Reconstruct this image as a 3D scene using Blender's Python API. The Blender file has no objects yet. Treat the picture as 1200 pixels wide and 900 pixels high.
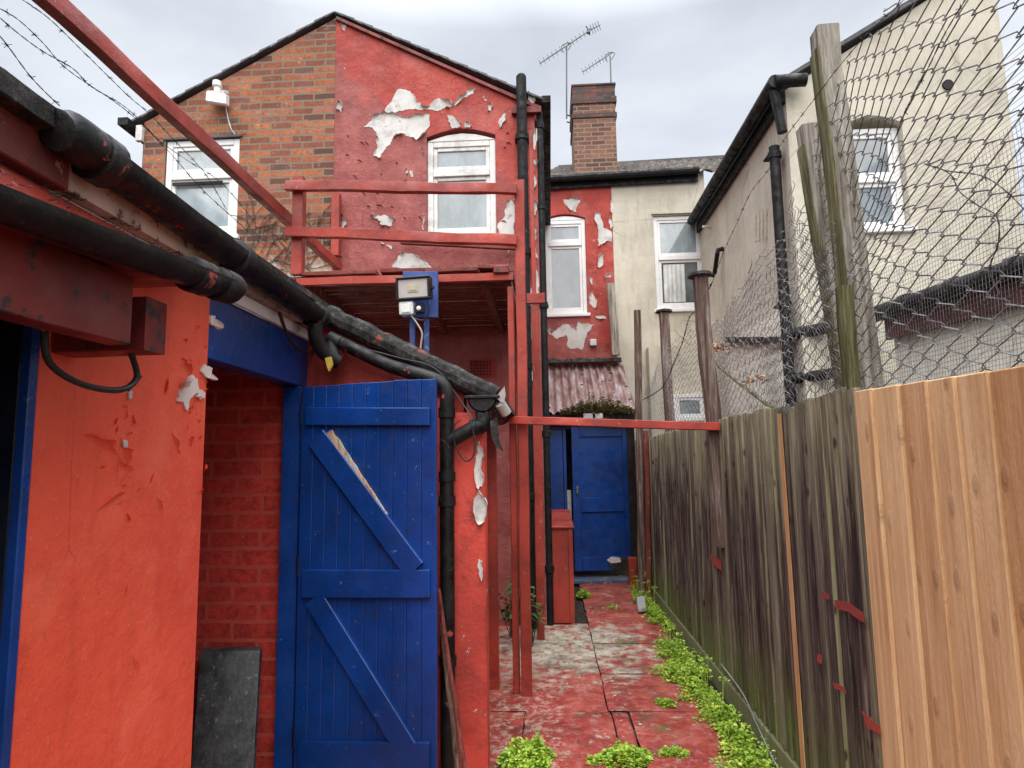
import bpy, bmesh, math, random
from mathutils import Vector, Matrix, noise
R = math.radians
rnd = random.Random(7)
S = bpy.context.scene
COL = S.collection

# ------------------------------------------------------------------ camera
F_PX, CX, CY = 760.0, 600.0, 450.0
VPX, VPY, ROLL = 645.0, 540.0, R(0.9)
EYE = Vector((0, 0, 1.5))
_x, _y = (VPX-CX)/F_PX, -(VPY-CY)/F_PX
_c, _s = math.cos(ROLL), math.sin(ROLL)
x0, y0 = _x*_c + _y*_s, _y*_c - _x*_s
PITCH = math.atan(-y0)
YAW = math.atan(x0*math.cos(PITCH))
FW = Vector((-math.sin(YAW)*math.cos(PITCH), math.cos(YAW)*math.cos(PITCH), math.sin(PITCH)))
R0 = Vector((math.cos(YAW), math.sin(YAW), 0))
U0 = R0.cross(FW)
CR = R0*_c - U0*_s
CU = U0*_c + R0*_s
camd = bpy.data.cameras.new('camera')
cam = bpy.data.objects.new('camera', camd)
COL.objects.link(cam)
m = Matrix.Identity(4)
for i in range(3):
    m[i][0] = CR[i]; m[i][1] = CU[i]; m[i][2] = -FW[i]; m[i][3] = EYE[i]
cam.matrix_world = m
camd.sensor_width = 36.0
camd.lens = F_PX/1200*36
camd.clip_start = 0.02
camd.clip_end = 2000
S.camera = cam

def ray(px, py):
    return FW + CR*((px-CX)/F_PX) + CU*(-(py-CY)/F_PX)
def aY(px, py, Y):
    d = ray(px, py); return EYE + d*(Y/d.y)
def aX(px, py, X):
    d = ray(px, py); return EYE + d*(X/d.x)
def aZ(px, py, Z=0.0):
    d = ray(px, py); return EYE + d*((Z-1.5)/d.z)

# ------------------------------------------------------------------ world + sun
SUN_EL, SUN_AZ = 48.0, 182.0      # azimuth clockwise from +Y
W = bpy.data.worlds.new('World'); S.world = W; W.use_nodes = True
nt = W.node_tree; nt.nodes.clear()
wo = nt.nodes.new('ShaderNodeOutputWorld'); bg = nt.nodes.new('ShaderNodeBackground')
sky = nt.nodes.new('ShaderNodeTexSky'); sky.sky_type = 'NISHITA'; sky.sun_disc = False
sky.sun_elevation = R(SUN_EL); sky.sun_rotation = R(SUN_AZ)
tc = nt.nodes.new('ShaderNodeTexCoord')
mp = nt.nodes.new('ShaderNodeMapping'); mp.inputs['Scale'].default_value = (1, 1, 2.2)
nt.links.new(tc.outputs['Generated'], mp.inputs[0])
ns = nt.nodes.new('ShaderNodeTexNoise'); ns.inputs['Scale'].default_value = 1.9; ns.inputs['Detail'].default_value = 5
ns.inputs['Roughness'].default_value = .5; ns.inputs['Distortion'].default_value = .25
nt.links.new(mp.outputs[0], ns.inputs['Vector'])
cr = nt.nodes.new('ShaderNodeValToRGB')
cr.color_ramp.elements[0].position = .36; cr.color_ramp.elements[0].color = (3.0, 3.2, 3.55, 1)
cr.color_ramp.elements[1].position = .62; cr.color_ramp.elements[1].color = (4.5, 4.65, 4.9, 1)
nt.links.new(ns.outputs['Fac'], cr.inputs[0])
# overcast skies are brighter overhead than near the horizon
sx = nt.nodes.new('ShaderNodeSeparateXYZ'); nt.links.new(tc.outputs['Generated'], sx.inputs[0])
mr = nt.nodes.new('ShaderNodeMapRange'); mr.inputs['From Min'].default_value = .58; mr.inputs['From Max'].default_value = 1
mr.inputs['To Min'].default_value = 1.0; mr.inputs['To Max'].default_value = 6.0
nt.links.new(sx.outputs['Z'], mr.inputs['Value'])
vm = nt.nodes.new('ShaderNodeVectorMath'); vm.operation = 'SCALE'
nt.links.new(cr.outputs[0], vm.inputs[0]); nt.links.new(mr.outputs[0], vm.inputs['Scale'])
mx = nt.nodes.new('ShaderNodeMix'); mx.data_type = 'RGBA'; mx.inputs[0].default_value = .9
nt.links.new(sky.outputs[0], mx.inputs[6]); nt.links.new(vm.outputs[0], mx.inputs[7])
nt.links.new(mx.outputs[2], bg.inputs['Color']); bg.inputs['Strength'].default_value = .1
nt.links.new(bg.outputs[0], wo.inputs[0])
sd = bpy.data.lights.new('sun', 'SUN'); sd.energy = 1.5; sd.angle = R(70); sd.color = (1, .96, .9)
so = bpy.data.objects.new('sun', sd); COL.objects.link(so)
az, el = R(SUN_AZ), R(SUN_EL)
tow = Vector((math.sin(az)*math.cos(el), math.cos(az)*math.cos(el), math.sin(el)))
so.rotation_euler = tow.to_track_quat('Z', 'Y').to_euler(); so.location = (0, 0, 12)
S.view_settings.view_transform = 'Standard'; S.view_settings.look = 'None'
S.view_settings.gamma = 1; S.view_settings.use_curve_mapping = False
S.view_settings.exposure = 1.12
S.render.engine = 'CYCLES'
S.cycles.max_bounces = 7; S.cycles.diffuse_bounces = 6
S.render.resolution_x = 1024; S.render.resolution_y = 768

# ------------------------------------------------------------------ materials
class NB:
    def __init__(s, name, rough=.7, spec=.4, metal=0):
        s.m = bpy.data.materials.new(name); s.m.use_nodes = True
        s.t = s.m.node_tree; s.b = s.t.nodes['Principled BSDF']
        s.b.inputs['Roughness'].default_value = rough
        s.b.inputs['Specular IOR Level'].default_value = spec
        s.b.inputs['Metallic'].default_value = metal
        s.geo = s.t.nodes.new('ShaderNodeNewGeometry'); s.P = s.geo.outputs['Position']
    def lk(s, v, inp):
        if isinstance(v, bpy.types.NodeSocket): s.t.links.new(v, inp)
        elif isinstance(v, (tuple, list)) and len(v) == 3 and inp.type == 'RGBA': inp.default_value = (*v, 1)
        else: inp.default_value = v
    def sc(s, sx=1, sy=1, sz=1, off=(0, 0, 0), v=None, rot=(0, 0, 0)):
        n = s.t.nodes.new('ShaderNodeMapping'); s.lk(v or s.P, n.inputs[0])
        n.inputs['Scale'].default_value = (sx, sy, sz); n.inputs['Location'].default_value = off
        n.inputs['Rotation'].default_value = rot
        return n.outputs[0]
    def noise(s, scale=5, detail=4, rough=.55, v=None, dist=0):
        n = s.t.nodes.new('ShaderNodeTexNoise'); s.lk(v or s.P, n.inputs['Vector'])
        n.inputs['Scale'].default_value = scale; n.inputs['Detail'].default_value = detail
        n.inputs['Roughness'].default_value = rough; n.inputs['Distortion'].default_value = dist
        q = s.t.nodes.new('ShaderNodeMath'); q.operation = 'MULTIPLY_ADD'; q.use_clamp = True
        s.t.links.new(n.outputs['Fac'], q.inputs[0]); q.inputs[1].default_value = 1.55; q.inputs[2].default_value = -.275
        return q.outputs[0]
    def vor(s, scale=5, v=None, feat='F1', out='Distance', dim='3D'):
        n = s.t.nodes.new('ShaderNodeTexVoronoi'); n.feature = feat; n.voronoi_dimensions = dim
        s.lk(v or s.P, n.inputs['Vector']); n.inputs['Scale'].default_value = scale
        return n.outputs[out]
    def ramp(s, f, *st):
        n = s.t.nodes.new('ShaderNodeValToRGB'); e = n.color_ramp.elements
        while len(e) < len(st): e.new(.5)
        for k, (p, c) in enumerate(st):
            if not isinstance(c, (tuple, list)): c = (c, c, c)
            e[k].position = p; e[k].color = (*c, 1)
        s.lk(f, n.inputs[0]); return n.outputs[0]
    def mix(s, f, a, b, mode='MIX'):
        n = s.t.nodes.new('ShaderNodeMix'); n.data_type = 'RGBA'; n.blend_type = mode
        s.lk(f, n.inputs[0]); s.lk(a, n.inputs[6]); s.lk(b, n.inputs[7]); return n.outputs[2]
    def math(s, op, a, b=0.0, clamp=False):
        n = s.t.nodes.new('ShaderNodeMath'); n.operation = op; n.use_clamp = clamp
        s.lk(a, n.inputs[0]); s.lk(b, n.inputs[1]); return n.outputs[0]
    def xyz(s, v=None):
        n = s.t.nodes.new('ShaderNodeSeparateXYZ'); s.lk(v or s.P, n.inputs[0]); return n.outputs
    def yz(s, v, ky, kz):
        q = s.t.nodes.new('ShaderNodeSeparateXYZ'); s.lk(v, q.inputs[0]); c = s.t.nodes.new('ShaderNodeCombineXYZ')
        s.lk(s.math('MULTIPLY', s.math('ADD', q.outputs[1], q.outputs[0]), ky), c.inputs[0]); s.lk(s.math('MULTIPLY', q.outputs[2], kz), c.inputs[1]); return c.outputs[0]
    def rand(s):
        return s.t.nodes.new('ShaderNodeObjectInfo').outputs['Random']
    def island(s):
        return s.geo.outputs['Random Per Island']
    def bump(s, h, strength=.5, dist=.01, prev=None):
        n = s.t.nodes.new('ShaderNodeBump'); s.lk(h, n.inputs['Height'])
        n.inputs['Strength'].default_value = strength; n.inputs['Distance'].default_value = dist
        if prev is not None: s.t.links.new(prev, n.inputs['Normal'])
        s.t.links.new(n.outputs[0], s.b.inputs['Normal']); return n.outputs[0]
    def col(s, c): s.lk(c, s.b.inputs['Base Color']); return s
    def rough(s, r): s.lk(r, s.b.inputs['Roughness']); return s
    def near(s, p, r, soft=.5, warp=.15):
        """0..1 mask round a world point, ragged by noise"""
        d = s.t.nodes.new('ShaderNodeVectorMath'); d.operation = 'DISTANCE'
        s.lk(s.P, d.inputs[0]); d.inputs[1].default_value = p
        w = s.math('MULTIPLY', s.math('SUBTRACT', s.noise(7, 6, .65), .5), warp*4)
        a = s.math('ADD', d.outputs['Value'], w)
        n = s.t.nodes.new('ShaderNodeMapRange'); s.lk(a, n.inputs['Value'])
        n.inputs['From Min'].default_value = r; n.inputs['From Max'].default_value = r*(1-soft)
        return n.outputs[0]

def paint(name, c, rough=.45, grime=.5, chips=None, chipthr=.7, bumpn=60, bs=.25, vary=.25, chipscale=14, spec=.4):
    n = NB(name, rough, spec)
    big = n.noise(1.6, 5, .6)
    k = n.ramp(big, (.3, tuple(x*(1-vary) for x in c)), (.7, tuple(min(1, x*(1+vary)) for x in c)))
    g = n.ramp(n.noise(6, 8, .7), (.52, 0), (.72, grime*.5))
    k = n.mix(g, k, tuple(x*.35+.01 for x in c))
    h = n.noise(bumpn, 4, .6)
    if chips:
        ck = n.ramp(n.noise(chipscale, 8, .75), (chipthr, 0), (chipthr+.015, 1))
        k = n.mix(ck, k, chips)
        h = n.math('SUBTRACT', h, n.math('MULTIPLY', ck, 1.2))
    n.col(k); n.bump(h, bs, .004)
    n.rough(n.ramp(n.noise(9, 5), (.3, rough*.75), (.7, min(1, rough*1.35))))
    return n.m

MT = {}
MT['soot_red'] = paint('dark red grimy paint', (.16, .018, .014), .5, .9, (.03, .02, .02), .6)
MT['blue'] = paint('blue gloss paint', (.004, .040, .205), .36, 1.0, (.07, .16, .38), .72, 40, .35, .28, 24)
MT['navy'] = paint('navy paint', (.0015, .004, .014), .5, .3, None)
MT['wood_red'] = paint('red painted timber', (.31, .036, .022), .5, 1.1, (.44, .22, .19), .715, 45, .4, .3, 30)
MT['wood_dark_red'] = paint('weathered dark red timber', (.16, .034, .024), .7, .9, (.30, .18, .15), .66, 45, .4, .3, 18)
MT['cream_peel'] = paint('bare white render under paint', (.58, .56, .53), .85, 1.0, (.40, .33, .29), .68, 30, .6, .16, 16)
MT['curl'] = paint('back of peeled paint', (.66, .57, .53), .7, .5, None, .7, 40, .3, .1)
MT['upvc'] = paint('white window frame', (.78, .78, .77), .35, .35, None, .7, 40, .05, .03)
MT['upvc_old'] = paint('old white painted frame', (.72, .71, .68), .5, .9, (.35, .32, .28), .68, 60, .3, .05, 30)
MT['concrete_post'] = paint('grey weathered timber', (.42, .40, .36), .9, .6, (.25, .24, .18), .62, 70, .5, .2, 12)
MT['slate'] = paint('slate', (.10, .095, .10), .7, .6, (.2, .2, .19), .66, 30, .4, .3, 9)
MT['lead'] = paint('grey mortar flaunching', (.36, .36, .36), .8, .6, None, .7, 30, .4, .15)
MT['white_plastic'] = paint('white plastic', (.7, .7, .68), .4, .4, None)
MT['metal'] = paint('dull aerial metal', (.16, .15, .15), .5, .4, None)
MT['grey_cable'] = paint('grey cable', (.25, .25, .27), .5, .3, None)
MT['black_cable'] = paint('black cable', (.015, .015, .017), .5, .3, None)
MT['maroon'] = paint('maroon fascia', (.10, .035, .035), .5, .5, None)
MT['dull_blue'] = paint('faded blue board', (.035, .07, .24), .6, .6, (.16, .2, .33), .66, 40, .2, .2, 20)

def m_black(name, chips=(.30, .06, .045), thr=.70, r=.42):
    n = NB(name, r, .28)
    k = n.ramp(n.noise(8, 6, .65), (.35, (.004, .004, .0045)), (.8, (.014, .013, .013)))
    d = n.ramp(n.noise(34, 7, .8, n.sc(1, .8, 1)), (.64, 0), (.76, .6))
    k = n.mix(d, k, (.09, .082, .072))
    ck = n.ramp(n.noise(9, 8, .7), (thr, 0), (thr+.02, 1))
    k = n.mix(ck, k, chips)
    n.col(k); n.rough(n.ramp(n.noise(15, 5), (.3, r*.7), (.7, r*1.7))); n.bump(n.noise(45, 6, .7), .4, .005)
    return n.m
MT['black'] = m_black('black gutter plastic')
MT['black_far'] = m_black('black pipe paint', (.1, .09, .09), .75, .5)
def m_felt():
    n = NB('sooty roofing felt', .85, .3)
    k = n.ramp(n.noise(14, 8, .8), (.35, (.012, .011, .011)), (.55, (.05, .048, .045)), (.75, (.17, .16, .14)))
    ck = n.ramp(n.noise(6, 8, .75), (.66, 0), (.69, 1)); k = n.mix(ck, k, (.3, .07, .05))
    n.col(k); n.bump(n.noise(60, 8, .8), 1, .012); return n.m
MT['felt'] = m_felt()

def m_orange():
    n = NB('orange red stippled masonry paint', .5, .35)
    k = n.ramp(n.noise(1.3, 5, .6), (.3, (.72, .090, .045)), (.7, (.82, .115, .056)))
    d = n.ramp(n.noise(5, 9, .75), (.60, 0), (.85, .30)); k = n.mix(d, k, (.42, .046, .03))
    sc = n.ramp(n.noise(9, 8, .7, n.sc(1, 3, .7)), (.76, 0), (.78, .5)); k = n.mix(sc, k, (.40, .05, .035))
    ck = n.ramp(n.vor(1.9, n.sc(1, 1, .6), 'DISTANCE_TO_EDGE'), (.0, 1), (.004, 0)); cm = n.ramp(n.noise(1.6, 4), (.55, 0), (.62, 1)); ck = n.math('MULTIPLY', ck, cm); k = n.mix(n.math('MULTIPLY', ck, .6), k, (.25, .035, .025))
    rn = n.ramp(n.noise(8, 6, .7, n.sc(1.4, 1.4, .12)), (.55, 0), (.8, .35)); k = n.mix(rn, k, (.50, .055, .035))
    fd = n.ramp(n.noise(2.4, 6, .7, n.sc(1, 1, 1, (7, 3, 2))), (.55, 0), (.8, .4)); k = n.mix(fd, k, (.84, .20, .12))
    sp = n.ramp(n.noise(60, 5, .7), (.70, 0), (.73, .5)); k = n.mix(sp, k, (.75, .25, .18))
    n.col(k)
    b = n.bump(n.noise(4, 4, .5), .30, .02)
    b = n.bump(n.noise(22, 3, .5), .30, .008, b)
    n.bump(n.noise(120, 3, .6), .35, .004, b)
    n.rough(n.ramp(n.noise(11, 5), (.3, .38), (.7, .62))); return n.m
MT['orange'] = m_orange()

def m_gable():
    n = NB('red masonry paint on gable', .6, .35)
    X, Y, Z = n.xyz()
    # brighter repainted band along the top and right, faded older coat on the left
    e = n.math('ADD', n.math('MULTIPLY', n.math('ADD', X, 1.15), 1.2), n.math('MULTIPLY', n.math('SUBTRACT', Z, 4.75), 1.5))
    e = n.math('ADD', e, n.math('MULTIPLY', n.math('SUBTRACT', n.noise(2.2, 7, .6), .5), 1.8))
    f = n.ramp(e, (0.0, 0), (.30, 1))
    a = n.ramp(n.noise(4, 6, .65), (.3, (.24, .055, .050)), (.7, (.33, .080, .070)))
    b = n.ramp(n.noise(3, 6, .65), (.3, (.31, .032, .022)), (.7, (.43, .052, .034)))
    k = n.mix(f, a, b)
    w = n.ramp(n.noise(2.6, 9, .75, n.sc(1, 1, .8)), (.48, 0), (.80, .5)); k = n.mix(w, k, (.50, .18, .155))
    st = n.ramp(n.noise(7, 6, .7, n.sc(1.6, 1, .25)), (.55, 0), (.75, .35)); k = n.mix(st, k, (.20, .03, .028))
    cr_ = n.ramp(n.vor(7, n.sc(1, 1, 1), 'DISTANCE_TO_EDGE'), (.0, 1), (.012, 0))
    cm = n.ramp(n.noise(1.8, 4), (.52, 0), (.6, 1)); cr_ = n.math('MULTIPLY', cr_, cm)
    k = n.mix(n.math('MULTIPLY', cr_, .7), k, (.08, .02, .02))
    ck = n.ramp(n.noise(8, 9, .75, n.sc(1, 1, 1, (5, 3, 1))), (.765, 0), (.772, 1)); k = n.mix(ck, k, (.62, .58, .54))
    n.col(k); b_ = n.bump(n.noise(3.5, 6, .6), .5, .04)
    n.bump(n.math('SUBTRACT', n.noise(55, 5, .6), n.math('ADD', ck, cr_)), .5, .006, b_); return n.m
MT['gable'] = m_gable()
def m_darkred():
    n = NB('dull dark red render', .7, .3)
    k = n.ramp(n.noise(3, 7, .65), (.3, (.24, .028, .02)), (.7, (.36, .042, .03)))
    st = n.ramp(n.noise(7, 6, .7, n.sc(1.6, 1.6, .25)), (.5, 0), (.75, .5)); k = n.mix(st, k, (.10, .014, .012))
    n.col(k); n.bump(n.noise(40, 6, .6), .5, .008); return n.m
MT['darkred'] = m_darkred()

def m_brick(name, axis, ramp_stops, mortar, painted=False, sooty=False):
    n = NB(name, .85, .3)
    X, Y, Z = n.xyz()
    cb = n.t.nodes.new('ShaderNodeCombineXYZ')
    u = {'x': X, 'y': Y}[axis]
    wv = n.math('MULTIPLY', n.math('SUBTRACT', n.noise(6, 3), .5), .012)
    wu = n.math('MULTIPLY', n.math('SUBTRACT', n.noise(9, 3, .5, n.sc(1, 1, 1, (3, 3, 3))), .5), .014)
    n.lk(n.math('ADD', u, wu), cb.inputs[0]); n.lk(n.math('ADD', Z, wv), cb.inputs[1])
    def br(c1, c2, cm, sm=.004, ms=.009):
        b = n.t.nodes.new('ShaderNodeTexBrick'); n.lk(cb.outputs[0], b.inputs['Vector'])
        n.lk(c1, b.inputs['Color1']); n.lk(c2, b.inputs['Color2']); n.lk(cm, b.inputs['Mortar'])
        b.inputs['Scale'].default_value = 1; b.inputs['Brick Width'].default_value = .27 if name == 'red painted brick' else .225
        b.inputs['Row Height'].default_value = .09 if name == 'red painted brick' else .075; b.inputs['Mortar Size'].default_value = ms
        b.inputs['Mortar Smooth'].default_value = sm; b.offset = .5
        return b
    b = br((0, 0, 0), (1, 1, 1), (.5, .5, .5))
    k = n.ramp(b.outputs['Color'], *ramp_stops)
    k = n.mix(n.ramp(n.noise(24, 7, .7), (.42, 0), (.72, .6)), k, (.13, .055, .035) if not painted else (.14, .014, .012))
    k = n.mix(n.ramp(n.noise(1.2, 6, .7), (.5, 0), (.7, .4)), k, (.10, .045, .03) if not painted else (.12, .014, .012))
    if not painted:
        k = n.mix(n.ramp(n.noise(11, 8, .8), (.64, 0), (.74, .7)), k, (.52, .36, .26))
    k = n.mix(b.outputs['Fac'], k, mortar)
    if painted:
        k = n.mix(n.ramp(n.noise(30, 8, .8), (.64, 0), (.69, .6)), k, (.40, .16, .14))
    if sooty:
        k = n.mix(n.ramp(n.noise(3, 6, .7), (.4, .2), (.7, .7)), k, (.035, .03, .028))
    if name.startswith('orange brick'):
        # old limewash left on the lowest courses
        e = n.math('ADD', Z, n.math('MULTIPLY', n.math('SUBTRACT', n.noise(3.5, 8, .7), .5), 1.0))
        f = n.ramp(e, (.0, 1), (1, 0))
        mr_ = n.t.nodes.new('ShaderNodeMapRange'); n.lk(e, mr_.inputs['Value'])
        mr_.inputs['From Min'].default_value = 3.62; mr_.inputs['From Max'].default_value = 3.4
        mr_.inputs['To Max'].default_value = .8
        k = n.mix(mr_.outputs[0], k, (.62, .56, .46))
    n.col(k)
    h = n.math('MULTIPLY', n.math('SUBTRACT', 1, b.outputs['Fac']), 1)
    p = n.bump(h, .7, .012); n.bump(n.noise(45, 8, .75), .6, .01, p)
    return n.m
MT['brick'] = m_brick('orange brick', 'x', [(0, (.10, .05, .038)), (.15, (.24, .085, .055)), (.35, (.32, .10, .055)), (.55, (.40, .13, .06)), (.75, (.48, .17, .075)), (.9, (.40, .15, .095)), (1, (.15, .085, .065))], (.23, .18, .13))
MT['brick_y'] = m_brick('orange brick side', 'y', [(0, (.15, .06, .04)), (.5, (.42, .12, .05)), (1, (.50, .16, .06))], (.24, .19, .14))
MT['brick_red'] = m_brick('red painted brick', 'x', [(0, (.46, .038, .028)), (1, (.58, .052, .036))], (.46, .075, .055), True)
MT['brick_chim'] = m_brick('chimney brick', 'x', [(0, (.08, .045, .04)), (.4, (.17, .08, .06)), (.8, (.27, .12, .08)), (1, (.15, .09, .07))], (.26, .20, .15))
MT['brick_chim_y'] = m_brick('chimney brick side', 'y', [(0, (.14, .06, .04)), (.5, (.28, .10, .06)), (1, (.36, .13, .07))], (.22, .18, .14), False, True)

MT['soot_brick'] = m_brick('sooty chimney brick', 'x', [(0, (.05, .04, .04)), (.6, (.11, .08, .075)), (1, (.2, .07, .05))], (.07, .065, .06))
def m_cream(name='cream pebbledash', c=(.60, .555, .455)):
    n = NB(name, .9, .25)
    k = n.ramp(n.noise(1.6, 6, .65), (.3, tuple(x*.88 for x in c)), (.7, tuple(x*1.1 for x in c)))
    k = n.mix(n.ramp(n.noise(5, 8, .7, n.sc(1.5, 1.5, .22)), (.5, 0), (.78, .42)), k, (.27, .24, .18))
    k = n.mix(n.ramp(n.noise(100, 4, .7), (.58, 0), (.7, .3)), k, (.30, .27, .2))
    ck = n.ramp(n.vor(.9, n.sc(1, 1, 1), 'DISTANCE_TO_EDGE'), (.0, 1), (.006, 0)); cm = n.ramp(n.noise(1.1, 4), (.5, 0), (.58, .6)); k = n.mix(n.math('MULTIPLY', ck, cm), k, (.16, .14, .11))
    n.col(k); p = n.bump(n.noise(6, 5), .4, .02); n.bump(n.noise(95, 4, .7), .7, .01, p); return n.m
MT['cream'] = m_cream()
MT['cream_low'] = m_cream('white painted wall', (.86, .81, .70))

def m_oldwood():
    n = NB('old algae stained board', .85, .25)
    r = n.rand(); X, Y, Z = n.xyz()
    off = n.t.nodes.new('ShaderNodeCombineXYZ'); n.lk(n.math('MULTIPLY', r, 37.0), off.inputs[0]); n.lk(n.math('MULTIPLY', r, 11.0), off.inputs[2])
    v = n.t.nodes.new('ShaderNodeVectorMath'); v.operation = 'ADD'; n.lk(n.P, v.inputs[0]); n.lk(off.outputs[0], v.inputs[1]); v = v.outputs[0]
    st = n.noise(9, 8, .7, n.sc(3, 3, .16, v=v), .4)
    fine = n.noise(30, 6, .7, n.sc(4, 4, .12, v=v))
    k = n.ramp(st, (.32, (.020, .011, .012)), (.56, (.070, .042, .042)), (.82, (.30, .23, .18)))
    k = n.mix(n.ramp(fine, (.56, 0), (.85, .75)), k, (.33, .29, .21))
    t = n.t.nodes.new('ShaderNodeMapRange'); n.lk(n.math('ADD', Z, n.math('MULTIPLY', n.math('SUBTRACT', st, .5), 1.3)), t.inputs['Value'])
    t.inputs['From Min'].default_value = 1.15; t.inputs['From Max'].default_value = 1.85
    g1 = n.ramp(n.noise(7, 7, .7, n.sc(2.5, 2.5, .3, v=v)), (.3, (.20, .18, .10)), (.7, (.48, .44, .31)))
    k = n.mix(n.math('MULTIPLY', t.outputs[0], .85, True), k, g1)
    t2 = n.t.nodes.new('ShaderNodeMapRange'); n.lk(n.math('ADD', Z, n.math('MULTIPLY', n.math('SUBTRACT', fine, .5), 1.0)), t2.inputs['Value'])
    t2.inputs['From Min'].default_value = .55; t2.inputs['From Max'].default_value = -.05
    k = n.mix(n.math('MULTIPLY', t2.outputs[0], .85, True), k, (.13, .19, .03))
    gs = n.ramp(n.noise(5, 6, .65, n.sc(3.6, 3.6, .09, v=v, off=(9, 2, 4))), (.60, 0), (.74, .8))
    k = n.mix(gs, k, (.34, .34, .18))
    # short pale scuffs and knots
    kd = n.vor(1.0, n.yz(v, 7, 3.3), dim='2D'); k = n.mix(n.ramp(kd, (.04, .85), (.09, 0)), k, (.02, .012, .01))
    sf = n.ramp(n.noise(22, 5, .7, n.sc(1, 1, 2.4, v=v)), (.80, 0), (.84, .7)); k = n.mix(sf, k, (.5, .46, .4))
    k = n.mix(n.ramp(r, (.0, .55), (.35, 0)), k, (.045, .026, .028)); k = n.mix(n.ramp(r, (.7, 0), (1, .45)), k, (.30, .27, .19))
    n.col(k); n.bump(n.math('ADD', fine, n.math('MULTIPLY', st, .8)), .8, .008); return n.m
MT['oldwood'] = m_oldwood()
def m_newwood():
    n = NB('new cedar coloured board', .62, .35)
    r = n.rand()
    off = n.t.nodes.new('ShaderNodeCombineXYZ'); n.lk(n.math('MULTIPLY', r, 53.0), off.inputs[0]); n.lk(n.math('MULTIPLY', r, 19.0), off.inputs[2])
    v = n.t.nodes.new('ShaderNodeVectorMath'); v.operation = 'ADD'; n.lk(n.P, v.inputs[0]); n.lk(off.outputs[0], v.inputs[1]); v = v.outputs[0]
    wob = n.sc(1, 1, .22, v=v)
    g = n.noise(10, 6, .6, n.sc(2.6, 2.6, .13, v=v), .9)
    # knots: voronoi spots, rings bend the grain
    kd = n.vor(1.0, n.yz(v, 6.2, 3.1), dim='2D')
    ring = n.ramp(kd, (0, 1), (.32, 0))
    gr = n.math('SINE', n.math('MULTIPLY', n.math('ADD', g, n.math('MULTIPLY', ring, .42)), 70))
    k = n.ramp(g, (.25, (.34, .17, .068)), (.5, (.56, .325, .15)), (.75, (.72, .49, .275)))
    k = n.mix(n.ramp(gr, (.2, 0), (1, .42)), k, (.30, .14, .05))
    k = n.mix(n.ramp(kd, (.02, .7), (.04, .25), (.055, .95), (.085, .25), (.14, 0)), k, (.15, .06, .028))
    k = n.mix(n.ramp(n.noise(3, 4, .6, n.sc(2.2, 2.2, .5, v=v)), (.45, 0), (.8, .45)), k, (.74, .55, .32))
    sc_ = n.ramp(n.noise(26, 5, .75, n.sc(1.6, 1.6, .5, v=v)), (.70, 0), (.80, .5)); k = n.mix(sc_, k, (.24, .11, .045))
    k = n.mix(n.math('MULTIPLY', r, .6), k, (.70, .49, .27))
    k = n.mix(n.ramp(r, (0, .5), (.45, 0)), k, (.40, .20, .085))
    k = n.mix(n.ramp(n.noise(5, 7, .7, n.sc(3, 3, .10, v=v, off=(3, 1, 6))), (.56, 0), (.72, .6)), k, (.36, .17, .065))
    n.col(k); p = n.bump(gr, .2, .004); p = n.bump(n.ramp(kd, (.04, 1), (.12, 0)), .5, .006, p); n.bump(n.noise(60, 5, .7, n.sc(1, 1, .5)), .5, .004, p); return n.m
MT['newwood'] = m_newwood()
def m_postwood(name, a, b, c):
    n = NB(name, .9, .25)
    st = n.noise(16, 8, .75, n.sc(2.4, 2.4, .14), .3)
    k = n.ramp(st, (.3, a), (.52, b), (.72, c))
    n.col(k); n.bump(st, 1, .02); return n.m
MT['mossy'] = m_postwood('mossy timber', (.045, .042, .02), (.15, .14, .06), (.30, .275, .16))
MT['greywood'] = m_postwood('silvered timber', (.13, .11, .08), (.34, .30, .245), (.55, .51, .45))
MT['brownwood'] = m_postwood('brown timber post', (.06, .036, .030), (.16, .105, .085), (.36, .30, .25))
MT['polewood'] = m_postwood('bare pole wood', (.06, .035, .022), (.17, .11, .075), (.28, .2, .14))
MT['polered'] = m_postwood('red stained pole', (.10, .02, .015), (.22, .05, .04), (.3, .1, .08))
def m_barewood():
    n = NB('split bare timber', .75)
    st = n.noise(20, 6, .7, n.sc(2, 2, .4)); k = n.ramp(st, (.42, (.40, .22, .11)), (.58, (.62, .46, .30)))
    k = n.mix(n.ramp(n.noise(28, 6, .7), (.56, 0), (.58, 1)), k, (.30, .50, .66)); n.col(k); n.bump(st, .6, .01); return n.m
MT['barewood'] = m_barewood()

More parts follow.
